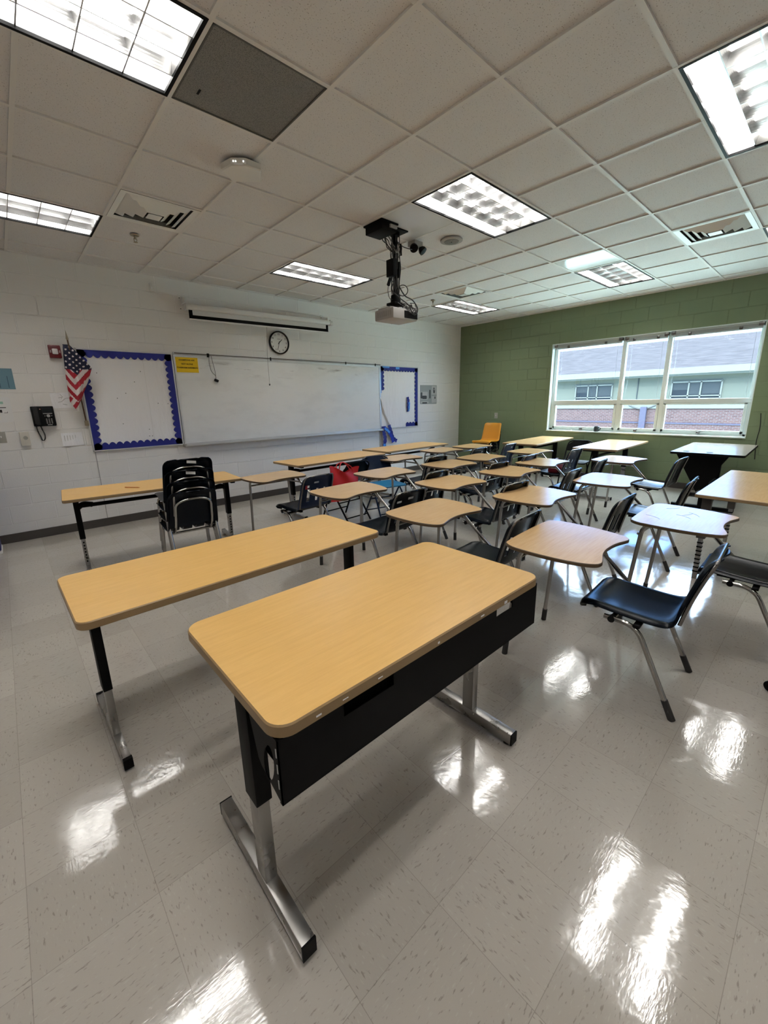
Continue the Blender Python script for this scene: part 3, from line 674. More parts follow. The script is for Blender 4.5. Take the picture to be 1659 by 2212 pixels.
MB().tube(spline([(-.01, 0, 0), (-.015, -.003, -.1), (.0, -.004, -.2), (.05, -.004, -.26)], 6), .0028, 6).tube(spline([(.02, 0, 0), (.035, -.003, -.1), (.05, -.004, -.2), (.055, -.002, -.30)], 6), .0028, 6).build('cord', M['cable'], lp_)
MB().box(-.028, .028, -.016, .016, -.017, .017, M=Matrix.Translation((.062, .01, -.325)) @ Matrix.Rotation(.4, 4, 'Y'), bev=.004).build('plug', M['black'], lp_)

# projection screen
sc = thing('projection_screen', 'white roll-down projector screen, nearly closed, hung above the whiteboard', 'projector screen', (.31, 4.42, 2.66), math.radians(-4.0))
MB().box(-1.07, 1.07, -.05, .05, .005, .072, bev=.02).build('case', M['white_metal'], sc)
MB().box(-1.085, -1.065, -.055, .055, -.0, .078, bev=.008).box(1.06, 1.115, -.055, .055, -.002, .08, bev=.008).build('end_cap', M['white_plastic'], sc)
MB().box(-1.04, 1.04, -.003, .003, -.075, .008).build('fabric', M['screen_grey'], sc, None)
MB().box(-1.045, 1.045, -.0045, .0045, -.1, -.055).box(-1.045, -1.0, -.0045, .0045, -.1, .006).box(1.005, 1.045, -.0045, .0045, -.1, .006).build('black_border', M['black'], sc, None)
MB().box(-1.045, 1.045, -.012, .012, -.118, -.098, bev=.004).build('weight_bar', M['white_metal'], sc)
MB().box(1.075, 1.10, -.058, -.054, .045, .053).build('maker_badge', M['speaker_grey'], sc, None)
s = MB().tube([(.0, -.02, -.118), (.015, .08, -.5), (.025, .1, -.9)], .0018, 6).lathe([(.003, 0), (.012, -.012), (.008, -.026), (.002, -.03)], 10, Matrix.Translation((.025, .1, -.9)))
s.build('pull_cord', M['cable'], sc)
for xx, lab in ((-.775, 'white steel bracket at the left end of the projection screen'), (1.43, 'white steel bracket at the right end of the projection screen')):
    bk = thing('screen_bracket', lab, 'bracket', (xx, YW, 2.77), 0, 'projection screen brackets'); 
    MB().box(-.03, .03, -.006, 0, -.11, .09, bev=.002).build('wall_plate', M['white_metal'], bk)
    MB().box(-.006, .006, -.17, 0, -.03, .03, bev=.002).box(-.004, .004, -.14, -.0, .03, .07, M=Matrix.Rotation(.35, 4, 'X'), bev=.001).build('arm', M['white_metal'], bk)
    MB().lathe([(.006, 0), (.004, .005)], 8, Matrix.Translation((-.015, -.006, .05)) @ Matrix.Rotation(pi / 2, 4, 'X')).lathe([(.006, 0), (.004, .005)], 8, Matrix.Translation((-.012, -.006, -.08)) @ Matrix.Rotation(pi / 2, 4, 'X')).build('screws', M['black'], bk)

ck = thing('wall_clock', 'round black-rimmed wall clock showing about half past one', 'clock', (.60, YW, 2.372))
RX = Matrix.Rotation(pi / 2, 4, 'X')
MB().lathe([(.165, 0), (.170, .02), (.168, .038), (.157, .045), (.150, .040), (.149, .018), (.0, .018)], 48, RX).build('rim', M['black_gloss'], ck)
MB().lathe([(.150, .018), (.150, .0195), (.0, .0195)], 48, RX).build('dial', mat('dial', (.70, .70, .68), .4), ck)
for k in range(1, 13):
    a = 2 * pi * k / 12; lettering('numeral', str(k), .036, M['ink'], ck, (math.sin(a) * .122, -.0205, math.cos(a) * .122), FACE_F)
def hand(nm, ang, L, wd, y):
    MB().box(-wd, wd, -.002, 0, -.025, L, M=Matrix.Translation((0, y, 0)) @ Matrix.Rotation(ang, 4, 'Y')).build(nm, M['ink'], ck, None)
hand('hour_hand', math.radians(46), .072, .0045, -.022); hand('minute_hand', math.radians(197), .112, .0032, -.025)
MB().box(-.028, .028, -.0215, -.0205, .05, .058).build('dial_mark', M['board_line'], ck, None)
MB().lathe([(.007, .02), (.006, .03)], 12, RX).build('hub', M['ink'], ck)

# flag on its slanted staff
fl = thing('flag', 'small american flag drooping from a staff beside the left bulletin board', 'flag', (-2.03, YW, 1.28))
tip = Vector((-.055, -.19, .935))
MB().tube([(0, -.012, 0), tip * .98], .008, 10).build('staff', M['wood_pole'], fl)
MB().lathe([(.009, 0), (.013, .012), (.006, .06), (.001, .10)], 12, Matrix.Translation(tip * .97) @ tip.to_track_quat('Z', 'Y').to_matrix().to_4x4()).build('finial', M['brass'], fl)
MB().box(-.02, .02, -.03, 0, -.03, .03, bev=.004).build('wall_socket', M['brass'], fl)
def flag_pt(u, v):
    zt = .86; zb = .14 + .13 * abs(u - .42) * 2.0
    if u > .8: zb += (u - .8) * .9
    z = zt + (zb - zt) * v
    wl = -.135 + .03 * (1 - v) ** 2; wr_ = -.045 + .17 * min(1, v / .62) - (.14 * max(0, v - .62) / .38)
    x = wl + (wr_ - wl) * u
    y = -.175 - .02 * v + .028 * math.sin(u * 2 * pi * 1.6 + .5) * min(1, v * 2.2) + .09 * max(0, v - .3) * .6
    return Vector((x, y, z))
def flag_m(u, v):
    p = flag_pt(u, v); xf = -.055 - .01 * v
    cz = .60 - .06 * math.exp(-((u - .5) / .15) ** 2)
    if p.z > cz:
        a, b = (p.x * .78 + p.z * .6) / .044, (-p.x * .6 + p.z * .78) / .044
        da, db = a - math.floor(a) - .5, b - math.floor(b) - .5
        return 0 if da * da + db * db > .042 else 2
    k = (p.z + 1.75 * (p.x - xf)) / .062 if p.x < xf else (p.z - 1.05 * (p.x - xf)) / .062
    if v > .86: k = (p.z - 1.4 * (p.x - xf)) / .06 + .5
    return 1 if math.floor(k) % 2 == 0 else 2
MB().grid(flag_pt, 54, 110, mf=flag_m).build('cloth', [M['navy'], M['flag_red'], M['flag_white']], fl, 60)

fa = thing('fire_alarm', 'red fire alarm strobe on the wall left of the flag', 'fire alarm', (-2.20, YW, 2.073))
MB().box(-.055, .055, -.045, 0, -.068, .068, bev=.008).build('case', M['red'], fa)
MB().box(-.027, .027, -.062, -.044, -.030, .030, bev=.01).build('strobe_lens', mat('strobe', (.75, .72, .72), .12, spec=.8), fa)
lettering('lettering', 'FIRE', .016, M['flag_white'], fa, (.041, -.0458, 0), (pi / 2, pi / 2, 0)); lettering('lettering', 'FIRE', .016, M['flag_white'], fa, (-.041, -.0458, 0), (pi / 2, pi / 2, 0))
ph = thing('wall_phone', 'black wall desk phone with coiled handset cord hanging below', 'telephone', (-2.418, YW, 1.37))
TL = Matrix.Rotation(math.radians(-9), 4, 'X')
MB().box(-.1, .1, -.055, -.005, -.108, .108, M=TL, bev=.008).build('body', M['black'], ph)
MB().box(-.05, .05, -.02, 0, -.08, .08).build('wall_bracket', M['cable'], ph)
MB().prism(rrect(-.09, -.035, -.1, .098, .02), .05, .078, bev=.008, mat4=TL @ Matrix.Rotation(pi / 2, 4, 'X')).build('handset', M['black_gloss'], ph)
MB().box(-.005, .08, -.0585, -.054, .035, .09, M=TL).build('display', M['ext_glass'], ph, None)
MB().box(-.002, .08, -.06, -.054, .022, .029, M=TL).build('softkey_bar', M['speaker_grey'], ph, None)
MB().lathe([(.017, .05), (.016, .062)], 18, TL @ Matrix.Translation((.042, 0, .0)) @ RX).lathe([(.005, .05), (.004, .061)], 10, TL @ Matrix.Translation((.012, 0, .0)) @ RX).lathe([(.005, .05), (.004, .061)], 10, TL @ Matrix.Translation((.072, 0, .0)) @ RX).build('navigation_key', M['speaker_grey'], ph)
s = MB()
for r in range(4):
    for c in range(3): s.box(.02 + c * .022 - .006, .02 + c * .022 + .006, -.061, -.054, -.036 - r * .015 - .004, -.036 - r * .015 + .004, M=TL, bev=.0015)
s.build('keypad', M['speaker_grey'], ph)
MB().box(.02, .062, -.06, -.054, -.102, -.096, M=TL).build('brand_plate', M['sticker'], ph, None)
MB().lathe([(.005, .05), (.004, .066)], 10, TL @ Matrix.Translation((-.02, 0, .075)) @ RX).build('message_light', mat('msg', (.7, .3, .25), .3), ph)
P = spline([(-.08, -.02, -.10), (-.075, -.022, -.16), (-.06, -.02, -.22), (-.052, -.016, -.262), (-.03, -.018, -.25), (-.022, -.02, -.2), (-.035, -.02, -.14), (-.042, -.02, -.10)], 26); H = []
for k, p in enumerate(P): H.append(p + Vector((.0055 * math.cos(k * 1.5), .0055 * math.sin(k * 1.5), 0)))
MB().tube(H, .003, 5).build('coiled_cord', M['cable'], ph)

def plate(name, lab, cat, x, z, w_, h_, m_, dy=.006, extra=None):
    t_ = thing(name, lab, cat, (x, YW, z)); MB().box(-w_ / 2, w_ / 2, -dy, 0, -h_ / 2, h_ / 2, bev=min(.004, dy * .4)).build('cover', m_, t_)
    if extra: extra(t_)
    return t_
plate('thermostat', 'cream wall thermostat with a round dial, left of the phone', 'thermostat', -2.617, 1.138, .082, .15, M['cream_plastic'], .035, lambda t_: MB().lathe([(.020, .03), (.020, .04), (.014, .04), (.013, .036), (.0, .036)], 20, Matrix.Translation((.005, 0, .01)) @ RX).build('dial', M['plate'], t_))
plate('light_switch', 'brown metal light switch plate at the left edge of the photo', 'light switch', -2.81, 1.165, .08, .115, M['plate'], .006, lambda t_: MB().box(-.006, .006, -.02, -.005, -.003, .016, bev=.002).build('toggle', M['white_plastic'], t_))
tp = thing('teal_notice', 'teal printed notice taped to the wall at the far left', 'notice', (-2.69, YW, 1.772))
MB().box(-.09, .09, -.004, 0, -.105, .108).build('sheet', M['teal_paper'], tp, None)
MB().box(-.035, -.026, -.005, -.0035, -.09, .09).box(.035, .043, -.005, -.0035, -.09, .03).build('print_columns', mat('teal_dark', (.06, .12, .17), .8), tp, None)
sg = thing('evacuation_sheet', 'white laminated evacuation plan with rounded corners, left of the phone', 'notice', (-2.77, YW, 1.455))
MB().prism(rrect(-.1, .1, -.13, .13, .02), 0, .003, mat4=Matrix.Rotation(pi / 2, 4, 'X')).build('sheet', mat('laminated', (.78, .78, .78), .25), sg, None)
MB().box(.0, .055, -.0045, -.003, .018, .026).box(.0, .018, -.0045, -.003, -.03, .0).box(.03, .06, -.0045, -.003, -.035, -.031).box(.058, .061, -.0045, -.003, -.035, -.02).build('plan_lines', M['ink'], sg, None)
MB().box(-.02, .04, -.0045, -.003, .06, .085).build('green_mark', mat('pale_green', (.3, .5, .42), .7), sg, None)
pa = thing('wall_map', 'pinned white sheet with a faint line map, behind the flag', 'notice', (-2.22, YW, 1.545))
MB().box(-.10, .1, -.003, 0, -.085, .085, M=Matrix.Rotation(-.04, 4, 'Y')).build('sheet', M['white_paper'], pa, None)
s = MB()
for P in ([(-.04, -.004, -.02), (-.01, -.004, -.015), (.03, -.004, .02), (.07, -.004, .03)], [(-.01, -.004, .07), (.01, -.004, .04), (-.005, -.004, .02)], [(-.03, -.004, .03), (0, -.004, .035)], [(.0, -.004, -.04), (.04, -.004, -.05)]): s.tube(P, .0016, 4)
s.build('map_lines', M['board_line'], pa)
pb = thing('schedule_sheet', 'creased white printed schedule taped below the flag', 'notice', (-2.195, YW, 1.1))
def shf(u, v): return Vector((-.1 + .2 * u, -.004 - .012 * (1 - u) * math.sin(pi * (1 - v) * .5 + .2) * (1 - v), -.072 + .15 * v - .03 * (1 - u) * (v - .3) * 0))
MB().grid(shf, 12, 10).build('sheet', M['white_paper'], pb, 60)
s = MB()
for k in range(6): s.box(-.075 + k * .026, -.068 + k * .026, -.0155, -.0145, -.05, .05, M=Matrix.Translation((0, .0055 + .0012 * k, 0)))
s.build('print_lines', M['screen_grey'], pb, None)
pir = thing('motion_sensor', 'tiny white motion sensor high on the wall above the left bulletin board', 'sensor', (-1.113, YW, 2.895))
MB().box(-.02, .02, -.04, 0, -.045, .045, bev=.01).build('case', M['white_plastic'], pir)
MB().lathe([(.012, .03), (.010, .046), (.0, .05)], 12, Matrix.Translation((0, 0, -.012)) @ RX).build('lens', M['white_paper'], pir)
# raceway and cable down the wall
tag(MB().box(-2.0, -1.994, YW - .006, YW, .1, .93).build('wall_cable', M['cable_grey'], None, None), 'thin grey cable running down the wall under the left bulletin board', 'cable')
tag(MB().box(2.655, 2.672, YW - .012, YW, .1, .915, bev=.003).build('wall_conduit', M['speaker_grey'], None), 'narrow grey conduit below the right end of the whiteboard', 'conduit')
po_ = thing('photo_poster', 'black and white photo poster with a bearded face, near the green wall', 'poster', (4.09, YW, 1.586))
MB().prism(rrect(-.265, .265, -.195, .195, .015), 0, .004, mat4=RX).build('sheet', M['photo_grey'], po_, None)
MB().box(-.255, -.03, -.0052, -.004, -.1, .06).box(.10, .25, -.0052, -.004, .0, .18).box(.10, .25, -.0052, -.004, -.17, -.03).box(-.24, .0, -.0052, -.004, -.175, -.14).build('pale_panels', M['sticker'], po_, None)
MB().prism(rrect(-.2, -.06, -.09, -.02, .02), .005, .0062, mat4=RX).prism(rrect(-.25, -.2, -.08, .05, .02), .005, .0062, mat4=RX).prism([(.155, .03), (.195, .03), (.205, .08), (.195, .13), (.175, .15), (.15, .14), (.14, .10), (.15, .06)], .005, .0062, mat4=RX).prism(rrect(.02, .06, -.08, .1, .015), .005, .0062, mat4=RX).prism(rrect(.19, .225, -.09, -.04, .01), .005, .0062, mat4=RX).prism(rrect(-.2, -.05, -.185, -.155, .01), .005, .0062, mat4=RX).build('dark_figures', M['photo_dark'], po_, None)
MB().prism([(.162, .09), (.18, .085), (.186, .105), (.178, .128), (.163, .126)], .0062, .007, mat4=RX).build('face', M['sticker'], po_, None)
# green wall plates and the dangling cord
ws = thing('wall_plate', 'small brass switch plate on the green wall above the orange chair', 'switch plate', (XW, 3.62, 1.12))
MB().box(-.006, 0, -.04, .04, -.06, .06, bev=.002).build('cover', M['plate'], ws); MB().box(-.016, -.005, -.006, .006, -.012, .012, bev=.002).build('toggle', M['white_plastic'], ws)
tag(MB().tube(spline([(XW - .006, -.66, 1.2), (XW - .006, -.68, 1.0), (XW - .007, -.67, .8), (XW - .006, -.69, .55)], 5), .005, 6).build('loose_cable', M['cable'], None), 'dark cable hanging on the green wall at the right edge of the window', 'cable')

# ------------------------------------------------------------------ chair shells
PROF = [(-.128, .405), (-.118, .424), (-.135, .438), (-.20, .437), (-.32, .428), (-.43, .424), (-.495, .430), (-.530, .455), (-.550, .51), (-.574, .60), (-.600, .69), (-.618, .738), (-.638, .768), (-.656, .778)]
def shell(prof=PROF, W_seat=.205, W_back=.20, W_top=.185, slots=True, th=.0065, dish=.02, wrap=.03, xc=0.0, NU=24, NV=54, rc=.075, roll=.02):
    P = spline([(0, y, z) for y, z in prof], 8)
    L = [0.0]
    for k in range(1, len(P)): L.append(L[-1] + (P[k] - P[k - 1]).length)
    tot = L[-1]
    def at(s):
        for k in range(1, len(P)):
            if L[k] >= s: f = (s - L[k - 1]) / max(1e-9, L[k] - L[k - 1]); return P[k - 1].lerp(P[k], f)
        return P[-1].copy()
    pb = min(range(len(P)), key=lambda k: abs(P[k].z - (min(q.z for q in P[len(P) // 3:]) + .032)) if P[k].y < -.45 else 9); sb = L[pb] / tot
    def wd(t_):
        s = t_ * tot; base = W_seat + (W_back - W_seat) * min(1, max(0, (t_ - .35) / .25)) + (W_top - W_back) * max(0, (t_ - .6) / .4)
        for d in (s, tot - s):
            if d < rc: base -= rc - math.sqrt(max(0, rc * rc - (rc - d) ** 2))
        return base
    def pos(u, v):
        p = at(v * tot); x = (u - .5) * 2; b = max(0, min(1, (v - sb + .06) / .16)); e = max(0, min(1, min(v * 9, 1)))
        p = p.copy(); p.x = xc + x * wd(v)
        p.z += (1 - b) * dish * (abs(x) ** 2.6) * e
        p.y += b * wrap * (x * x)
        r_ = max(0, (abs(x) - .84) / .16) ** 2 * roll
        p.z -= (1 - b) * r_; p.y -= b * r_
        return p
    jb = round(sb * NV); G = [[pos(i / NU, j / NV) for i in range(NU + 1)] for j in range(NV + 1)]
    N = [[None] * (NU + 1) for _ in range(NV + 1)]
    for j in range(NV + 1):
        for i in range(NU + 1):
            a = G[j][min(NU, i + 1)] - G[j][max(0, i - 1)]; b = G[min(NV, j + 1)][i] - G[max(0, j - 1)][i]; n_ = b.cross(a)
            N[j][i] = -n_.normalized() if n_.length > 1e-12 else Vector((0, 0, 1))
    def hole(i, j):
        if not slots or j < jb: return False
        f = (j + .5 - jb) / (NV - jb)
        if .20 < f < .60 and i in (5, 6, 11, 12, 17, 18): return True
        return False
    def piece(j0, j1):
        mb = MB(); idx = {}; ncol = NU + 1
        rows = range(j0, j1 + 1); base = (j1 - j0 + 1) * ncol
        mb.v = [tuple(G[j][i]) for j in rows for i in range(ncol)] + [tuple(G[j][i] - N[j][i] * th) for j in rows for i in range(ncol)]
        ok = lambda i, j: 0 <= i < NU and j0 <= j < j1 and not hole(i, j)
        for j in range(j0, j1):
            for i in range(NU):
                if not ok(i, j): continue
                a = (j - j0) * ncol + i; q = (a, a + 1, a + ncol + 1, a + ncol)
                mb.f.append(q); mb.m.append(0); mb.f.append(tuple(base + k for k in reversed(q))); mb.m.append(0)
                for (di, dj, e0, e1) in ((-1, 0, q[3], q[0]), (1, 0, q[1], q[2]), (0, -1, q[0], q[1]), (0, 1, q[2], q[3])):
                    if not ok(i + di, j + dj): mb.f.append((e1, e0, base + e0, base + e1)); mb.m.append(0)
        return mb
    edge = [(G[j][0] - N[j][0] * (th + .007)) for j in range(jb + 2, NV - 3)]
    return piece(0, jb), piece(jb, NV), edge, wd, pos, sb
def back_tube(pos, sb, xc, inset=.02, r=.009, low=.405, off=.015):
    L_ = []
    for k in range(14):
        v = sb + (1 - sb) * (.02 + .80 * k / 13); p = pos(.5 - .5 * (1 - inset * 2.2), v); L_.append(p + Vector((0, -off, -.004)))
    R2 = [Vector((2 * xc - p.x, p.y, p.z)) for p in reversed(L_)]
    tp_ = L_[-1]; 
    c = [Vector((L_[-1].x + .012, L_[-1].y - .012, L_[-1].z + .034)), Vector((L_[-1].x + .05, L_[-1].y - .018, L_[-1].z + .05))]
    c2 = [Vector((2 * xc - p.x, p.y, p.z)) for p in reversed(c)]
    return spline(L_[::3] + [L_[-1]] + c + c2 + [R2[0]] + R2[1::3] + [R2[-1]], 4)

# ------------------------------------------------------------------ student combo desks
OUT = [(-.251, .217), (-.216, .231), (-.10, .237), (.016, .240), (.15, .240), (.255, .234), (.300, .214), (.319, .172), (.321, .09), (.311, -.012), (.291, -.10), (.268, -.165), (.248, -.207), (.212, -.226), (.175, -.219), (.10, -.197), (-.005, -.187), (-.092, -.196), (-.160, -.216), (-.213, -.228), (-.250, -.212), (-.274, -.165), (-.289, -.10), (-.296, -.02), (-.293, .08), (-.281, .17)]
OUT = [(p.x * 1.035, p.y * 1.035) for p in spline([(x, y, 0) for x, y in OUT], 3, True)]
def ccw(o): return o if sum(o[i - 1][0] * o[i][1] - o[i][0] * o[i - 1][1] for i in range(len(o))) > 0 else o[::-1]
OUT = ccw(OUT)
DZ = .72
s_me, b_me, edge_, wd_, pos_, sb_ = shell(xc=.11)
CM = dict(
    desktop=MB().prism(OUT, DZ - .019, DZ, 0, 1, bev=.003).mesh('desktop', [M['desk_maple'], M['dark_edge']]),
    seat=s_me.mesh('seat', M['chair_black'], 50), backrest=b_me.mesh('backrest', M['chair_black'], 50), backrest_navy=b_me.mesh('backrest', M['chair_navy'], 50),
    back_frame=MB().tube(back_tube(pos_, sb_, .11), .008, 8).mesh('back_frame', M['dark_steel'], 60))
legL = fillet([(-.168, .243, .03), (-.186, .178, .688), (-.19, -.08, .688)], .07)
legR = fillet([(.362, .243, .03), (.285, .175, .688), (.27, -.03, .688)], .07)
legLr = fillet([(-.10, -.24, .404), (-.106, -.385, .404), (-.116, -.562, .03)], .075)
legRr = fillet([(.335, -.24, .404), (.341, -.385, .404), (.36, -.553, .03)], .075)
def legmesh(P, r=.0125):
    a, b_ = P[0], P[-1]
    return MB().tube(P, r, 10).mesh('leg', M['chrome'], 60)
def bootmesh(foot, nxt):
    d = (Vector(nxt) - Vector(foot)); d = d / d.z; f = Vector(foot)
    return MB().tube([f + d * (.0 - f.z) * 1.0, f + d * (.02 - f.z), f + d * (.085 - f.z)], .0165, 10, r1=.0155).mesh('rubber_foot', M['rubber'], 50)
CM['legs'] = [(legmesh(legL), bootmesh(legL[0], legL[1])), (legmesh(legR), bootmesh(legR[0], legR[1])), (legmesh(legLr), bootmesh(legLr[-1], legLr[-2])), (legmesh(legRr), bootmesh(legRr[-1], legRr[-2]))]
CM['support_arm'] = MB().tube(fillet([(.20, .06, .687), (.27, -.0, .687), (.365, -.245, .40), (.30, -.285, .402), (-.10, -.275, .402)], .045), .0125, 10).mesh('support_arm', M['chrome'], 60)
CM['cross_bar'] = MB().tube([(-.180, .200, .615), (.295, .190, .615)], .0095, 8).tube([(.292, .185, .615), (.305, -.055, .612)], .0095, 8).mesh('cross_bar', M['chrome'], 60)
CM['seat_bracket'] = MB().box(-.02, .01, -.46, -.2, .400, .420, bev=.004).box(.21, .24, -.46, -.2, .400, .420, bev=.004).box(-.12, .33, -.40, -.37, .398, .414, bev=.004).lathe([(.016, -.012), (.016, .02)], 12, Matrix.Translation((-.105, -.275, .402)) @ Matrix.Rotation(pi / 2, 4, 'Y')).mesh('seat_bracket', M['black'], 50)
def combo(label, loc, rz, navy=False):
    t_ = thing('combo_desk', label, 'school desk', loc, rz, 'student combo desks in rows')
    mo('desktop', CM['desktop'], t_)
    for lm, bm_ in CM['legs']: l_ = mo('leg', lm, t_); mo('rubber_foot', bm_, l_)
    mo('support_arm', CM['support_arm'], t_); mo('cross_bar', CM['cross_bar'], t_); mo('seat', CM['seat'], t_); mo('backrest', CM['backrest_navy' if navy else 'backrest'], t_); mo('back_frame', CM['back_frame'], t_); mo('seat_bracket', CM['seat_bracket'], t_)
    return t_
def sticker(t_, x, z, w_, h_, m_, name='sticker'):
    MB().box(-w_ / 2, w_ / 2, -.0015, 0, -h_ / 2, h_ / 2, M=Matrix.Translation((.11 + x, -.600 - (z - .69) * .30 - .0095 + .03 * (x / .19) ** 2, z)) @ Matrix.Rotation(.28, 4, 'X')).build(name, m_, t_, None)
DESKS = [
    (-.631, -.565, 2.9, 'wood-topped combo desk nearest the big maple desk, its black chair turned toward the photographer', 0),
    (-.655, .357, 2.7, 'combo desk directly behind the far corner of the long maple table', 0),
    (-.632, 1.354, 2.3, 'combo desk in front of the red tote bag, warm wood top', 0),
    (-.749, 2.497, 4.7, 'combo desk against the end of the table where the chairs are stacked', 1),
    (.277, -.892, .9, 'scratched combo desk shining pale blue beside the table at the right edge', 0),
    (.259, .098, 1.5, 'combo desk with half tan, half blue-lit top, second from the scratched shiny desk', 0),
    (.241, .926, -2.6, 'tan combo desk in the middle of the rows, third from the scratched shiny desk', 0),
    (.193, 1.783, 2.1, 'combo desk beside the teal seat and the red tote bag, right of both', 0),
    (1.304, -.076, 3.6, 'bright blue-lit combo desk just behind the scratched shiny desk', 0),
    (1.139, .846, 2.7, 'combo desk with wire-legged view below, second in line from the bright blue-lit one', 0),
    (1.127, 1.657, -1.3, 'combo desk in the third line from the camera, third back from the bright blue-lit one', 0),
    (1.124, 2.534, -2.9, 'combo desk in front of the middle wall table, beside the folding chairs', 0),
    (1.961, .90, 4.0, 'combo desk in the fourth line from the camera, nearest its window end', 0),
    (1.876, 1.709, 3.4, 'combo desk in the fourth line from the camera, in the middle of that line', 1),
    (2.176, 2.644, -.4, 'combo desk in the fourth line, closest to the wall table under the torn border', 0),
    (2.75, .314, -2.6, 'combo desk right in front of the middle window table, small bright top', 0),
    (2.866, 1.551, -1.9, 'combo desk in front of the first window table with the red patch beside it', 1),
    (2.92, 2.607, 2.2, 'farthest combo desk, just in front of the orange chair', 1)]
for k, (x, y, a, lab, nv) in enumerate(DESKS):
    t_ = combo(lab, (x, y, 0), math.radians(a), nv)
    if k == 2: sticker(t_, -.115, .705, .05, .016, M['sticker']); sticker(t_, .0, .722, .06, .018, M['sticker'])
    if k == 3: sticker(t_, -.13, .675, .035, .04, M['flag_red']); sticker(t_, -.115, .68, .022, .022, M['white_paper'], 'label'); sticker(t_, -.03, .715, .055, .016, M['sticker'])
    if k == 14: sticker(t_, .06, .72, .03, .02, M['sticker'])
    if k == 17: sticker(t_, .05, .725, .04, .02, M['sticker'])
    if k == 4:
        sm_ = MB(); random.seed(2)
        for q in range(5):
            c_ = Vector((random.uniform(-.16, .2), random.uniform(-.15, .16), DZ)); a_ = random.uniform(-1.2, 1.2)
            sm_.tube(spline([c_ + Vector((math.cos(a_ + .15 * j) * .035 * j, math.sin(a_ + .15 * j) * .035 * j, 0)) for j in range(4)], 3), .0011, 4)
        sm_.build('scuff_marks', M['board_line'], t_)

# ------------------------------------------------------------------ tables
def maple_desk():
    t_ = thing('maple_desk', 'large maple-topped teacher table in front with black metal modesty panel', 'table', (-1.84, -.40, 0))
    W, D, z = .608, .316, .75
    MB().prism(rrect(-W, W, -D, D, .055, 8), z - .036, z, 0, 1, bev=.004).build('tabletop', [M['maple'], M['maple_edge']], t_)
    for sx_ in (-1, 1):
        x0 = -.591 if sx_ < 0 else .44; x1 = x0 + .036
        l_ = MB().box(x0 - .001, x1 + .001, -.118, -.062, .0635, .40, bev=.003).build('leg', M['steel'], t_)
        MB().box(x0 - .006, x1 + .006, -.127, -.053, .363, z - .036, bev=.003).build('sleeve', M['black'], l_)
        MB().box(x0 - .003, x1 + .003, -.32, .235, .016, .066, bev=.003).build('foot_bar', M['steel'], l_)
        MB().box(x0 - .0035, x1 + .0035, -.324, -.318, .0155, .0665).box(x0 - .0035, x1 + .0035, .233, .237, .0155, .0665).build('end_cap', M['black'], l_)
        MB().lathe([(.014, 0), (.012, .016)], 12, Matrix.Translation(((x0 + x1) / 2, -.29, 0))).lathe([(.014, 0), (.012, .016)], 12, Matrix.Translation(((x0 + x1) / 2, .2, 0))).build('glide', M['rubber'], l_)
    # modesty panel with hand slots, folded end flanges with oval openings
    y0 = -D + .012
    hl = [(-.41, -.23, .668), (.30, .41, .674)]; p = MB(); zb_, zt_ = .532, z - .036; xs = sorted({-.60, .60, *[q for h in hl for q in h[:2]]})
    for a, b_ in zip(xs[:-1], xs[1:]):
        top = next((h[2] for h in hl if abs(h[0] - a) < 1e-6), zt_); p.box(a, b_, y0, y0 + .004, zb_, top)
    p.box(-.60, .60, y0, y0 + .012, zb_ - .002, zb_ + .002)
    p.build('modesty_panel', M['black'], t_, None)
    for sx_ in (-1, 1):
        x = -.600 if sx_ < 0 else .597
        outer = [(y0, zb_), (y0, zt_), (y0 + .15, zt_), (y0 + .145, zt_ - .03), (y0 + .115, zb_ + .055), (y0 + .10, zb_ + .04)]
        inner = [(y0 + .055 + .026 * math.cos(a) - .012 * math.sin(a), .615 + .058 * math.sin(a)) for a in [2 * pi * k / 20 for k in range(20)]]
        bm = bmesh.new(); vo = [bm.verts.new((x, a, b_)) for a, b_ in outer]; vi = [bm.verts.new((x, a, b_)) for a, b_ in inner]
        es = [bm.edges.new((vo[k], vo[(k + 1) % len(vo)])) for k in range(len(vo))] + [bm.edges.new((vi[k], vi[(k + 1) % 20])) for k in range(20)]
        bmesh.ops.triangle_fill(bm, use_beauty=True, edges=es)
        r = bmesh.ops.extrude_face_region(bm, geom=list(bm.faces)); bmesh.ops.translate(bm, vec=(.003, 0, 0), verts=[q for q in r['geom'] if isinstance(q, bmesh.types.BMVert)])
        bmesh.ops.recalc_face_normals(bm, faces=list(bm.faces)); bm.verts.index_update()
        MB().add([q.co.copy() for q in bm.verts], [[q.index for q in f.verts] for f in bm.faces]).build('panel_flange', M['black'], t_, None); bm.free()
    MB().box(-.56, .22, y0 + .03, y0 + .034, .56, zt_ - .002).box(-.56, .22, y0 + .004, y0 + .2, .545, .549).build('book_shelf', M['black'], t_, None)
    s = MB()
    for k in range(3): s.box(-.6015, -.598, y0 + .006, y0 + .010, .575 + k * .045, .60 + k * .045)
    s.build('rivet_tabs', M['sticker'], t_, None)
    MB().box(-.38, .39, -.02, .02, z - .07, z - .036, bev=.003).box(-.58, .48, -.10, -.07, z - .056, z - .036, bev=.003).build('under_rail', M['black'], t_)
    s = MB(); random.seed(5)
    for xx in (-.50, -.42, -.30, -.05, .18, .33): s.box(xx, xx + random.uniform(.008, .02), -D - .0006, -D + .001, z - .026 + random.uniform(-.004, .006), z - .018)
    s.build('edge_chips', M['white_paper'], t_, None)
maple_desk()
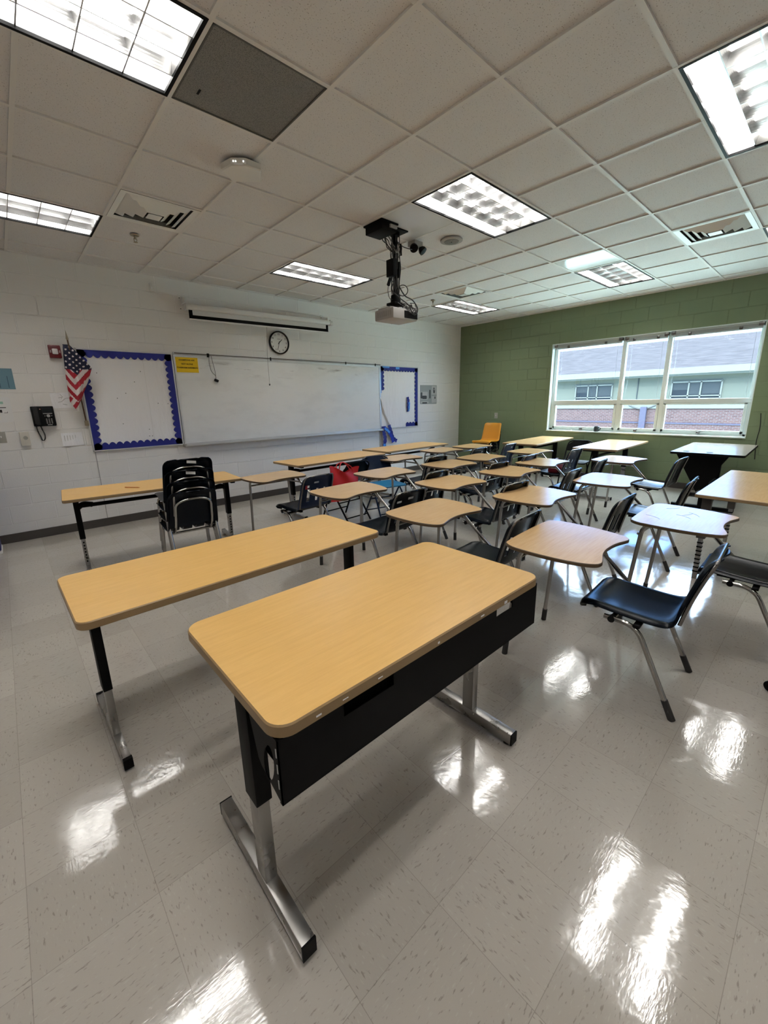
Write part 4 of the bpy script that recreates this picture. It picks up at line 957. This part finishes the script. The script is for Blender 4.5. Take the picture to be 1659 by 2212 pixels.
def long_table():
    t_ = thing('maple_table', 'long narrow maple table in the foreground left, black frame on chrome feet', 'table', (-1.955, .60, 0), math.radians(1.2))
    W, D, z = .757, .298, .70
    MB().prism(rrect(-W, W, -D, D, .045, 8), z - .034, z, 0, 1, bev=.004).build('tabletop', [M['maple'], M['maple_edge']], t_)
    for x0 in (-.700, .66):
        x1 = x0 + .028
        l_ = MB().box(x0, x1, -.10, -.045, .05, .32, bev=.003).build('leg', M['steel'], t_)
        MB().box(x0 - .003, x1 + .003, -.106, -.039, .279, z - .034, bev=.003).build('sleeve', M['black'], l_)
        MB().box(x0 - .002, x1 + .002, -.285, .28, .012, .054, bev=.003).build('foot_bar', M['steel'], l_)
        MB().box(x0 - .003, x1 + .003, -.29, -.272, .010, .056).box(x0 - .003, x1 + .003, .27, .284, .010, .056).build('end_cap', M['black'], l_)
        MB().lathe([(.012, 0), (.011, .014)], 12, Matrix.Translation(((x0 + x1) / 2, -.25, 0))).lathe([(.012, 0), (.011, .014)], 12, Matrix.Translation(((x0 + x1) / 2, .25, 0))).build('glide', M['rubber'], l_)
    MB().box(-.70, .69, -.112, -.075, z - .095, z - .034, bev=.003).build('frame_rail', M['black'], t_)
long_table()
def wall_table(label, x, y, rz, L, D, z, topk='maple', thick=.026, group='tables along the walls', lx=.09, dark=False):
    t_ = thing('training_table', label, 'table', (x, y, 0), math.radians(rz), group); W = L / 2; H = D / 2
    MB().prism(rrect(-W, W, -H, H, .03, 6), z - thick, z, 0, 1, bev=.004).build('tabletop', [M[topk], M['maple_edge'] if not dark else M['black']], t_)
    for sx_ in (-1, 1):
        xx = sx_ * (W - lx)
        l_ = MB().box(xx - .017, xx + .017, -.03, .03, .045, .36, bev=.003).build('leg', M['steel'], t_)
        MB().box(xx - .022, xx + .022, -.036, .036, .30, z - thick, bev=.003).build('sleeve', M['black'], l_)
        MB().box(xx - .018, xx + .018, -H + .03, H - .03, .012, .05, bev=.003).build('foot_bar', M['steel'], l_)
        MB().box(xx - .019, xx + .019, -H + .026, -H + .036, .010, .052).box(xx - .019, xx + .019, H - .036, H - .026, .010, .052).build('end_cap', M['black'], l_)
        s = MB()
        for k in range(7): s.box(xx - .006, xx + .006, -.0315, -.029, .08 + k * .03, .095 + k * .03)
        s.build('adjustment_holes', M['black'], l_, None)
        MB().box(xx - .02, xx + .02, -H + .04, H - .04, z - thick - .02, z - thick, bev=.003).build('top_plate', M['black'], l_)
        MB().lathe([(.012, 0), (.011, .014)], 12, Matrix.Translation((xx, -H + .07, 0))).lathe([(.012, 0), (.011, .014)], 12, Matrix.Translation((xx, H - .07, 0))).build('glide', M['rubber'], l_)
    MB().tube([(-W + lx, 0, z - .12), (W - lx, 0, z - .12)], .018, 10).tube(fillet([(-W + lx, 0, z - .14), (-W + lx + .05, 0, z - .10), (-W + lx + .12, 0, z - .12)], .03), .024, 8).tube(fillet([(W - lx, 0, z - .14), (W - lx - .05, 0, z - .10), (W - lx - .12, 0, z - .12)], .03), .024, 8).build('stretcher', M['black'], t_)
    return t_
wall_table('narrow table on the whiteboard wall behind the stack of chairs', -1.755, 3.0, -4.6, 1.50, .61, .72)
wall_table('narrow table below the right half of the whiteboard, above the red bag', .555, 3.27, 2.4, 1.53, .61, .72)
wall_table('narrow table below the torn blue border, nearest the corner', 2.225, 3.44, 2.0, 1.53, .61, .72)
wall_table('pale table end-on to the green wall, nearest the orange chair', 4.26, 2.13, 3.4, 1.60, .61, .745, 'desk_maple')
wall_table('table end-on under the left half of the window', 4.25, .92, 2.0, 1.60, .61, .745, 'desk_maple')
t_ = thing('activity_table', 'wide maple table cut off by the right edge of the photo', 'table', (1.86, -1.09, 0))
MB().prism(rrect(-.76, .76, -.32, .32, .03, 6), .694, .72, 0, 1, bev=.004).build('tabletop', [M['desk_maple'], M['maple_edge']], t_)
for sx_ in (-.64, .64):
    for sy_ in (-.25, .25):
        l_ = MB().box(sx_ - .03, sx_ + .03, sy_ - .03, sy_ + .03, .35, .694, bev=.004).build('leg', M['base_brown'], t_)
        MB().box(sx_ - .016, sx_ + .016, sy_ - .016, sy_ + .016, .02, .36, bev=.003).lathe([(.018, 0), (.016, .022)], 12, Matrix.Translation((sx_, sy_, 0))).build('lower_leg', M['steel'], l_)
        q_ = MB()
        for k in range(8): q_.box(sx_ - .0175, sx_ + .0175, sy_ - .0175, sy_ + .0175, .06 + k * .035, .072 + k * .035)
        q_.build('adjustment_holes', M['black'], l_, None)
MB().tube([(-.64, .25, .48), (-.35, .25, .69)], .007, 8).tube([(.64, .25, .48), (.35, .25, .69)], .007, 8).build('brace', M['black'], t_)
td = thing('computer_table', 'dark standing table with black slanted panel and two grommets, under the window corner', 'table', (4.25, -.37, 0), math.radians(1.8))
MB().prism(rrect(-.74, .74, -.37, .37, .025, 6), .742, .77, 0, 1, bev=.004).build('tabletop', [M['grey_maple'], M['black']], td)
for yy in (.22, -.02): MB().lathe([(.035, .770), (.034, .773), (.0, .773)], 20, Matrix.Translation((-.60, yy, 0))).build('grommet', M['black'], td)
for xx in (-.42, .42):
    l_ = MB().box(xx - .04, xx + .04, -.04, .04, .05, .742, bev=.004).build('leg', M['black'], td)
    MB().box(xx - .03, xx + .03, -.33, .33, .012, .055, bev=.004).build('foot_bar', M['black'], l_)
    MB().lathe([(.014, 0), (.012, .014)], 12, Matrix.Translation((xx, -.28, 0))).lathe([(.014, 0), (.012, .014)], 12, Matrix.Translation((xx, .28, 0))).build('glide', M['rubber'], l_)
MB().prism([(-.30, .74), (-.02, .24), (.16, .46), (.22, .74)][::-1] if False else [(-.02, .24), (.16, .46), (.22, .74), (-.30, .74)], -.006, .006, mat4=Matrix.Translation((-.50, .05, 0)) @ Matrix.Rotation(pi / 2, 4, 'Z') @ Matrix.Rotation(pi / 2, 4, 'X') @ Matrix.Scale(-1, 4, (1, 0, 0))).build('slanted_panel', M['black'], td, None)
MB().box(-.42, .42, -.02, .02, .28, .31, bev=.003).box(-.42, .42, -.02, .02, .56, .59, bev=.003).build('stretcher', M['black'], td)
MB().box(-.015, .015, -.02, .02, -.32, .32, M=Matrix.Translation((.2, .05, .5)) @ Matrix.Rotation(.6, 4, 'Y'), bev=.003).box(-.015, .015, -.02, .02, -.14, .14, M=Matrix.Translation((-.36, -.12, .62)) @ Matrix.Rotation(.5, 4, 'X'), bev=.003).build('brace', M['black'], td)

# ------------------------------------------------------------------ loose chairs
def stack_chair(label, loc, rz, shellm, navy=None, group=None):
    t_ = thing('stacking_chair', label, 'chair', loc, rz, group)
    mo('seat', shellm['seat'], t_); mo('backrest', shellm['back'], t_)
    if shellm.get('tube'): mo('back_frame', shellm['tube'], t_)
    for me in shellm['legs']: mo('leg', me, t_)
    if shellm.get('rail'): mo('seat_rail', shellm['rail'], t_)
    return t_
SP = [(y + .33, z) for y, z in PROF]
s2, b2, e2, w2, p2, sb2 = shell(prof=SP, slots=True, xc=0.0)
def legs4(x1=.19, x2=.205, yb=-.25, yf=.17, z=.41, r=.0125):
    out = []
    for sx_ in (-1, 1):
        out.append(MB().tube(fillet([(sx_ * .17, .08, z - .012), (sx_ * .185, .165, z - .012), (sx_ * x2, yf + .02, .0)], .05), r, 10).mesh('leg', M['chrome'], 60))
        out.append(MB().tube(fillet([(sx_ * .17, .0, z - .012), (sx_ * .185, -.10, z - .012), (sx_ * x1, yb, .0)], .06), r, 10).mesh('leg', M['chrome'], 60))
    return out
tubeP = fillet([(-.15, -.05, .405), (-.15, -.155, .405), (-.145, -.225, .50), (-.14, -.272, .68), (-.06, -.285, .712), (.06, -.285, .712), (.14, -.272, .68), (.145, -.225, .50), (.15, -.155, .405), (.15, -.05, .405)], .045)
ST = dict(seat=s2.mesh('seat', M['chair_black'], 50), back=b2.mesh('backrest', M['chair_black'], 50), tube=MB().tube(tubeP, .0105, 10).mesh('back_frame', M['chrome'], 60), legs=legs4(),
          rail=MB().tube([(-.19, -.12, .398), (.19, -.12, .398)], .0105, 8).tube([(-.17, .08, .398), (.17, .08, .398)], .0105, 8).mesh('seat_rail', M['chrome'], 60))
SL = ['bottom black chair of the stack of four beside the long maple table', 'second black chair from the bottom of the stack of four', 'third black chair from the bottom of the stack of four', 'topmost black chair of the stack of four, tag on its back']
for k in range(4):
    c = stack_chair(SL[k], (-1.69, 2.36 + .002 * k, .088 * k), math.radians(-4), ST, None, 'black chairs stacked by the wall table')
    if k in (3, 2): MB().box(-.035, .035, -.006, .0, -.011, .011, M=Matrix.Translation((.015 if k == 3 else .0, -.318 if k == 3 else -.312, .752)) @ Matrix.Rotation(-.42, 4, 'X') @ Matrix.Rotation(.15, 4, 'Y')).build('tag', M['sticker'], c, None)
# orange chair on a stack of black ones, in the corner
RO = math.radians(96)
OS = dict(ST); so_, bo_, *_r = shell(prof=SP, slots=False, xc=0, rc=.05); OS['seat'] = so_.mesh('seat', M['orange'], 50); OS['back'] = bo_.mesh('backrest', M['orange'], 50); OS['tube'] = None
OL = ['lowest black chair under the orange chair in the corner', 'second black chair under the orange chair in the corner', 'black chair directly under the orange chair in the corner', 'orange plastic chair on top of a stack by the green wall']
for k in range(4):
    stack_chair(OL[k], (4.58, 3.46, .066 * k), RO, OS if k == 3 else ST, None, 'chairs stacked under the orange chair' if k < 3 else None)

def folding_chair(label, loc, rz, m_seat, m_frame, m_back):
    t_ = thing('folding_chair', label, 'chair', loc, rz)
    MB().prism(rrect(-.19, .19, -.20, .19, .05), .435, .455, bev=.006).build('seat', m_seat, t_)
    def bk(u, v):
        x = (u - .5) * .40; e = 1 - .25 * max(0, (v - .6) / .4) ** 2 * 1; return Vector((x * e, -.235 - .06 * v + .05 * (u - .5) ** 2 * 4 * .6, .60 + .17 * v - .05 * (2 * abs(u - .5)) ** 4 * v))
    g = MB().grid(bk, 16, 8); g.grid(lambda u, v: bk(1 - u, v) + Vector((0, -.014, 0)), 16, 8)
    n = 17 * 9
    g.build('backrest', m_back, t_, 60)
    for sx_ in (-1, 1):
        MB().tube(spline([(sx_ * .195, .20, .0), (sx_ * .20, .04, .33), (sx_ * .20, -.16, .5), (sx_ * .195, -.27, .68), (sx_ * .17, -.30, .745)], 4), .011, 8).build('leg', m_frame, t_)
        MB().tube([(sx_ * .18, -.30, .0), (sx_ * .185, .02, .43)], .011, 8).build('leg', m_frame, t_)
    MB().tube([(-.195, .15, .10), (.195, .15, .10)], .008, 8).tube([(-.18, -.25, .075), (.18, -.25, .075)], .008, 8).tube([(-.185, -.12, .25), (.185, -.12, .25)], .008, 8).build('cross_bar', m_frame, t_)
    MB().tube(fillet([(-.17, -.30, .735), (-.13, -.302, .765), (.13, -.302, .765), (.17, -.30, .735)], .05), .011, 8).build('top_rail', m_frame, t_)
    return t_
folding_chair('black folding chair behind the red tote bag', (.30, 2.70, 0), math.radians(4), M['black'], M['black'], M['black'])
folding_chair('blue folding chair with a teal seat, beside the black folding chair', (.70, 2.31, 0), math.radians(168), M['teal'], M['chair_navy'], M['chair_navy'])
folding_chair('black folding chair between the two tables under the window', (4.02, 1.38, 0), math.radians(100), M['black'], M['black'], M['black'])

# ------------------------------------------------------------------ small things
bg_ = thing('tote_bag', 'crumpled red tote bag hanging on the black folding chair', 'bag', (.03, 2.30, 0), math.radians(3))
def bagf(sgn):
    def f(u, v):
        x = (u - .5) * (.44 - .05 * (1 - v)); d = .075 * (1 - .75 * v) * math.sin(pi * min(max(u, .02), .98)) ** .5
        z = .36 + (.385 - .05 * u + .035 * math.sin(u * 7 + 1) * v) * v
        return Vector((x + .012 * math.sin(9 * v + 3 * u), sgn * d + .014 * math.sin(11 * u + 6 * v) * v + .05 * (1 - v), z))
    return f
g = MB().grid(bagf(-1), 22, 20); g.grid(lambda u, v: bagf(1)(1 - u, v), 22, 20)
g.add([bagf(-1)(k / 22, 0) for k in range(23)] + [bagf(1)(k / 22, 0) for k in range(23)], [(k + 1, k, 23 + k, 24 + k) for k in range(22)])
g.build('body', M['red_bag'], bg_, 70)
for sgn in (-1, 1): MB().tube(spline([(-.10, sgn * .02, .70), (-.07, sgn * .03 + .02, .77), (.02, .05, .79), (.09, sgn * .03 + .02, .74), (.11, sgn * .02, .68)], 5), .006, 6).build('handle', M['red_bag'], bg_)
rb = thing('red_pouch', 'small dark red pouch on the seat by the first window table', 'bag', (2.98, 1.20, .432))
MB().box(-.13, .13, -.08, .07, 0, .15, bev=.03).box(-.03, .03, -.085, -.075, .05, .08, bev=.003).build('body', mat('dark_red', (.16, .004, .012), .6), rb)
MB().tube(spline([(-.06, 0, .145), (-.05, 0, .19), (.05, 0, .19), (.06, 0, .145)], 4), .006, 6).build('handle', M['red'], rb)
mg = thing('mug', 'dark mug standing on the window sill', 'mug', (XW + .04, 1.545, WZ0 + .021))
MB().lathe([(.036, 0), (.04, .004), (.041, .09), (.038, .092), (.036, .012), (.0, .01)], 24).build('cup', M['mug'], mg)
MB().tube(spline([(0, -.04, .075), (0, -.066, .065), (0, -.066, .035), (0, -.04, .02)], 5), .006, 8).build('handle', M['ext_blind'], mg)
pn = MB().tube([(-.07, 0, 0), (.07, 0, 0)], .0045, 8).tube([(.07, 0, 0), (.088, 0, 0)], .0045, 8, r1=.0008).build('pencil', mat('pencil', (.5, .2, .06), .5), None); pn.location = (-1.98, 2.95, .725); pn.rotation_euler = (0, 0, -.9); tag(pn, 'brown pencil lying on the table behind the stacked chairs', 'pencil')
st = MB().box(-.022, .022, -.008, .008, 0, .012, bev=.003).build('sill_clip', M['white_plastic'], None); st.location = (XW + .05, 2.0, WZ0 + .021); tag(st, 'small white clip lying on the window sill left of the mug', 'clip')
bn = thing('blue_bin', 'dark blue bin on a pale base at the far left edge', 'bin', (-3.23, 4.36, 0))
MB().prism(rrect(-.22, .22, -.16, .16, .03), .03, .82, bev=.01).build('body', M['blue_bin'], bn)
MB().prism(rrect(-.225, .225, -.165, .165, .03), 0, .03, bev=.004).build('base', M['white_plastic'], bn)
MB().prism(rrect(-.235, .235, -.175, .175, .04), .82, .86, bev=.008).build('lid', M['blue_bin'], bn)
oc = thing('office_chair', 'black office chair mostly outside the right edge, only a caster showing', 'chair', (-.245, -1.70, 0))
for k in range(5):
    a = math.radians(138 + 72 * k); d = Vector((math.cos(a), math.sin(a), 0)); q = d * .29
    l_ = MB().tube([(0, 0, .115), tuple(q + Vector((0, 0, .075)))], .025, 8, r1=.016).build('base_arm', M['black'], oc)
    nrm = Vector((-d.y, d.x, 0)); Mx = Matrix.Translation(q + Vector((0, 0, .028))) @ nrm.to_track_quat('Z', 'Y').to_matrix().to_4x4()
    MB().lathe([(.020, -.026), (.028, -.022), (.028, -.006), (.010, -.004), (.010, .004), (.028, .006), (.028, .022), (.020, .026)], 18, Mx).build('caster', M['black'], l_)
    MB().box(q.x - .018, q.x + .018, q.y - .018, q.y + .018, .052, .075, bev=.008).build('caster_hood', M['black'], l_)
MB().lathe([(.045, .09), (.045, .14), (.028, .15), (.028, .42)], 16).build('column', M['black'], oc)
MB().prism(rrect(-.12, .24, -.24, .24, .08), .42, .49, bev=.025).build('seat', M['black'], oc)
MB().prism(rrect(-.2, .2, .55, .95, .08), -.03, .03, bev=.02, mat4=Matrix.Translation((.28, 0, 0)) @ Matrix.Rotation(pi / 2, 4, 'Z') @ Matrix.Rotation(pi / 2, 4, 'X')).build('backrest', M['black'], oc)
MB().tube(fillet([(.1, 0, .43), (.31, 0, .44), (.32, 0, .7)], .06), .02, 10).build('back_bar', M['black'], oc)
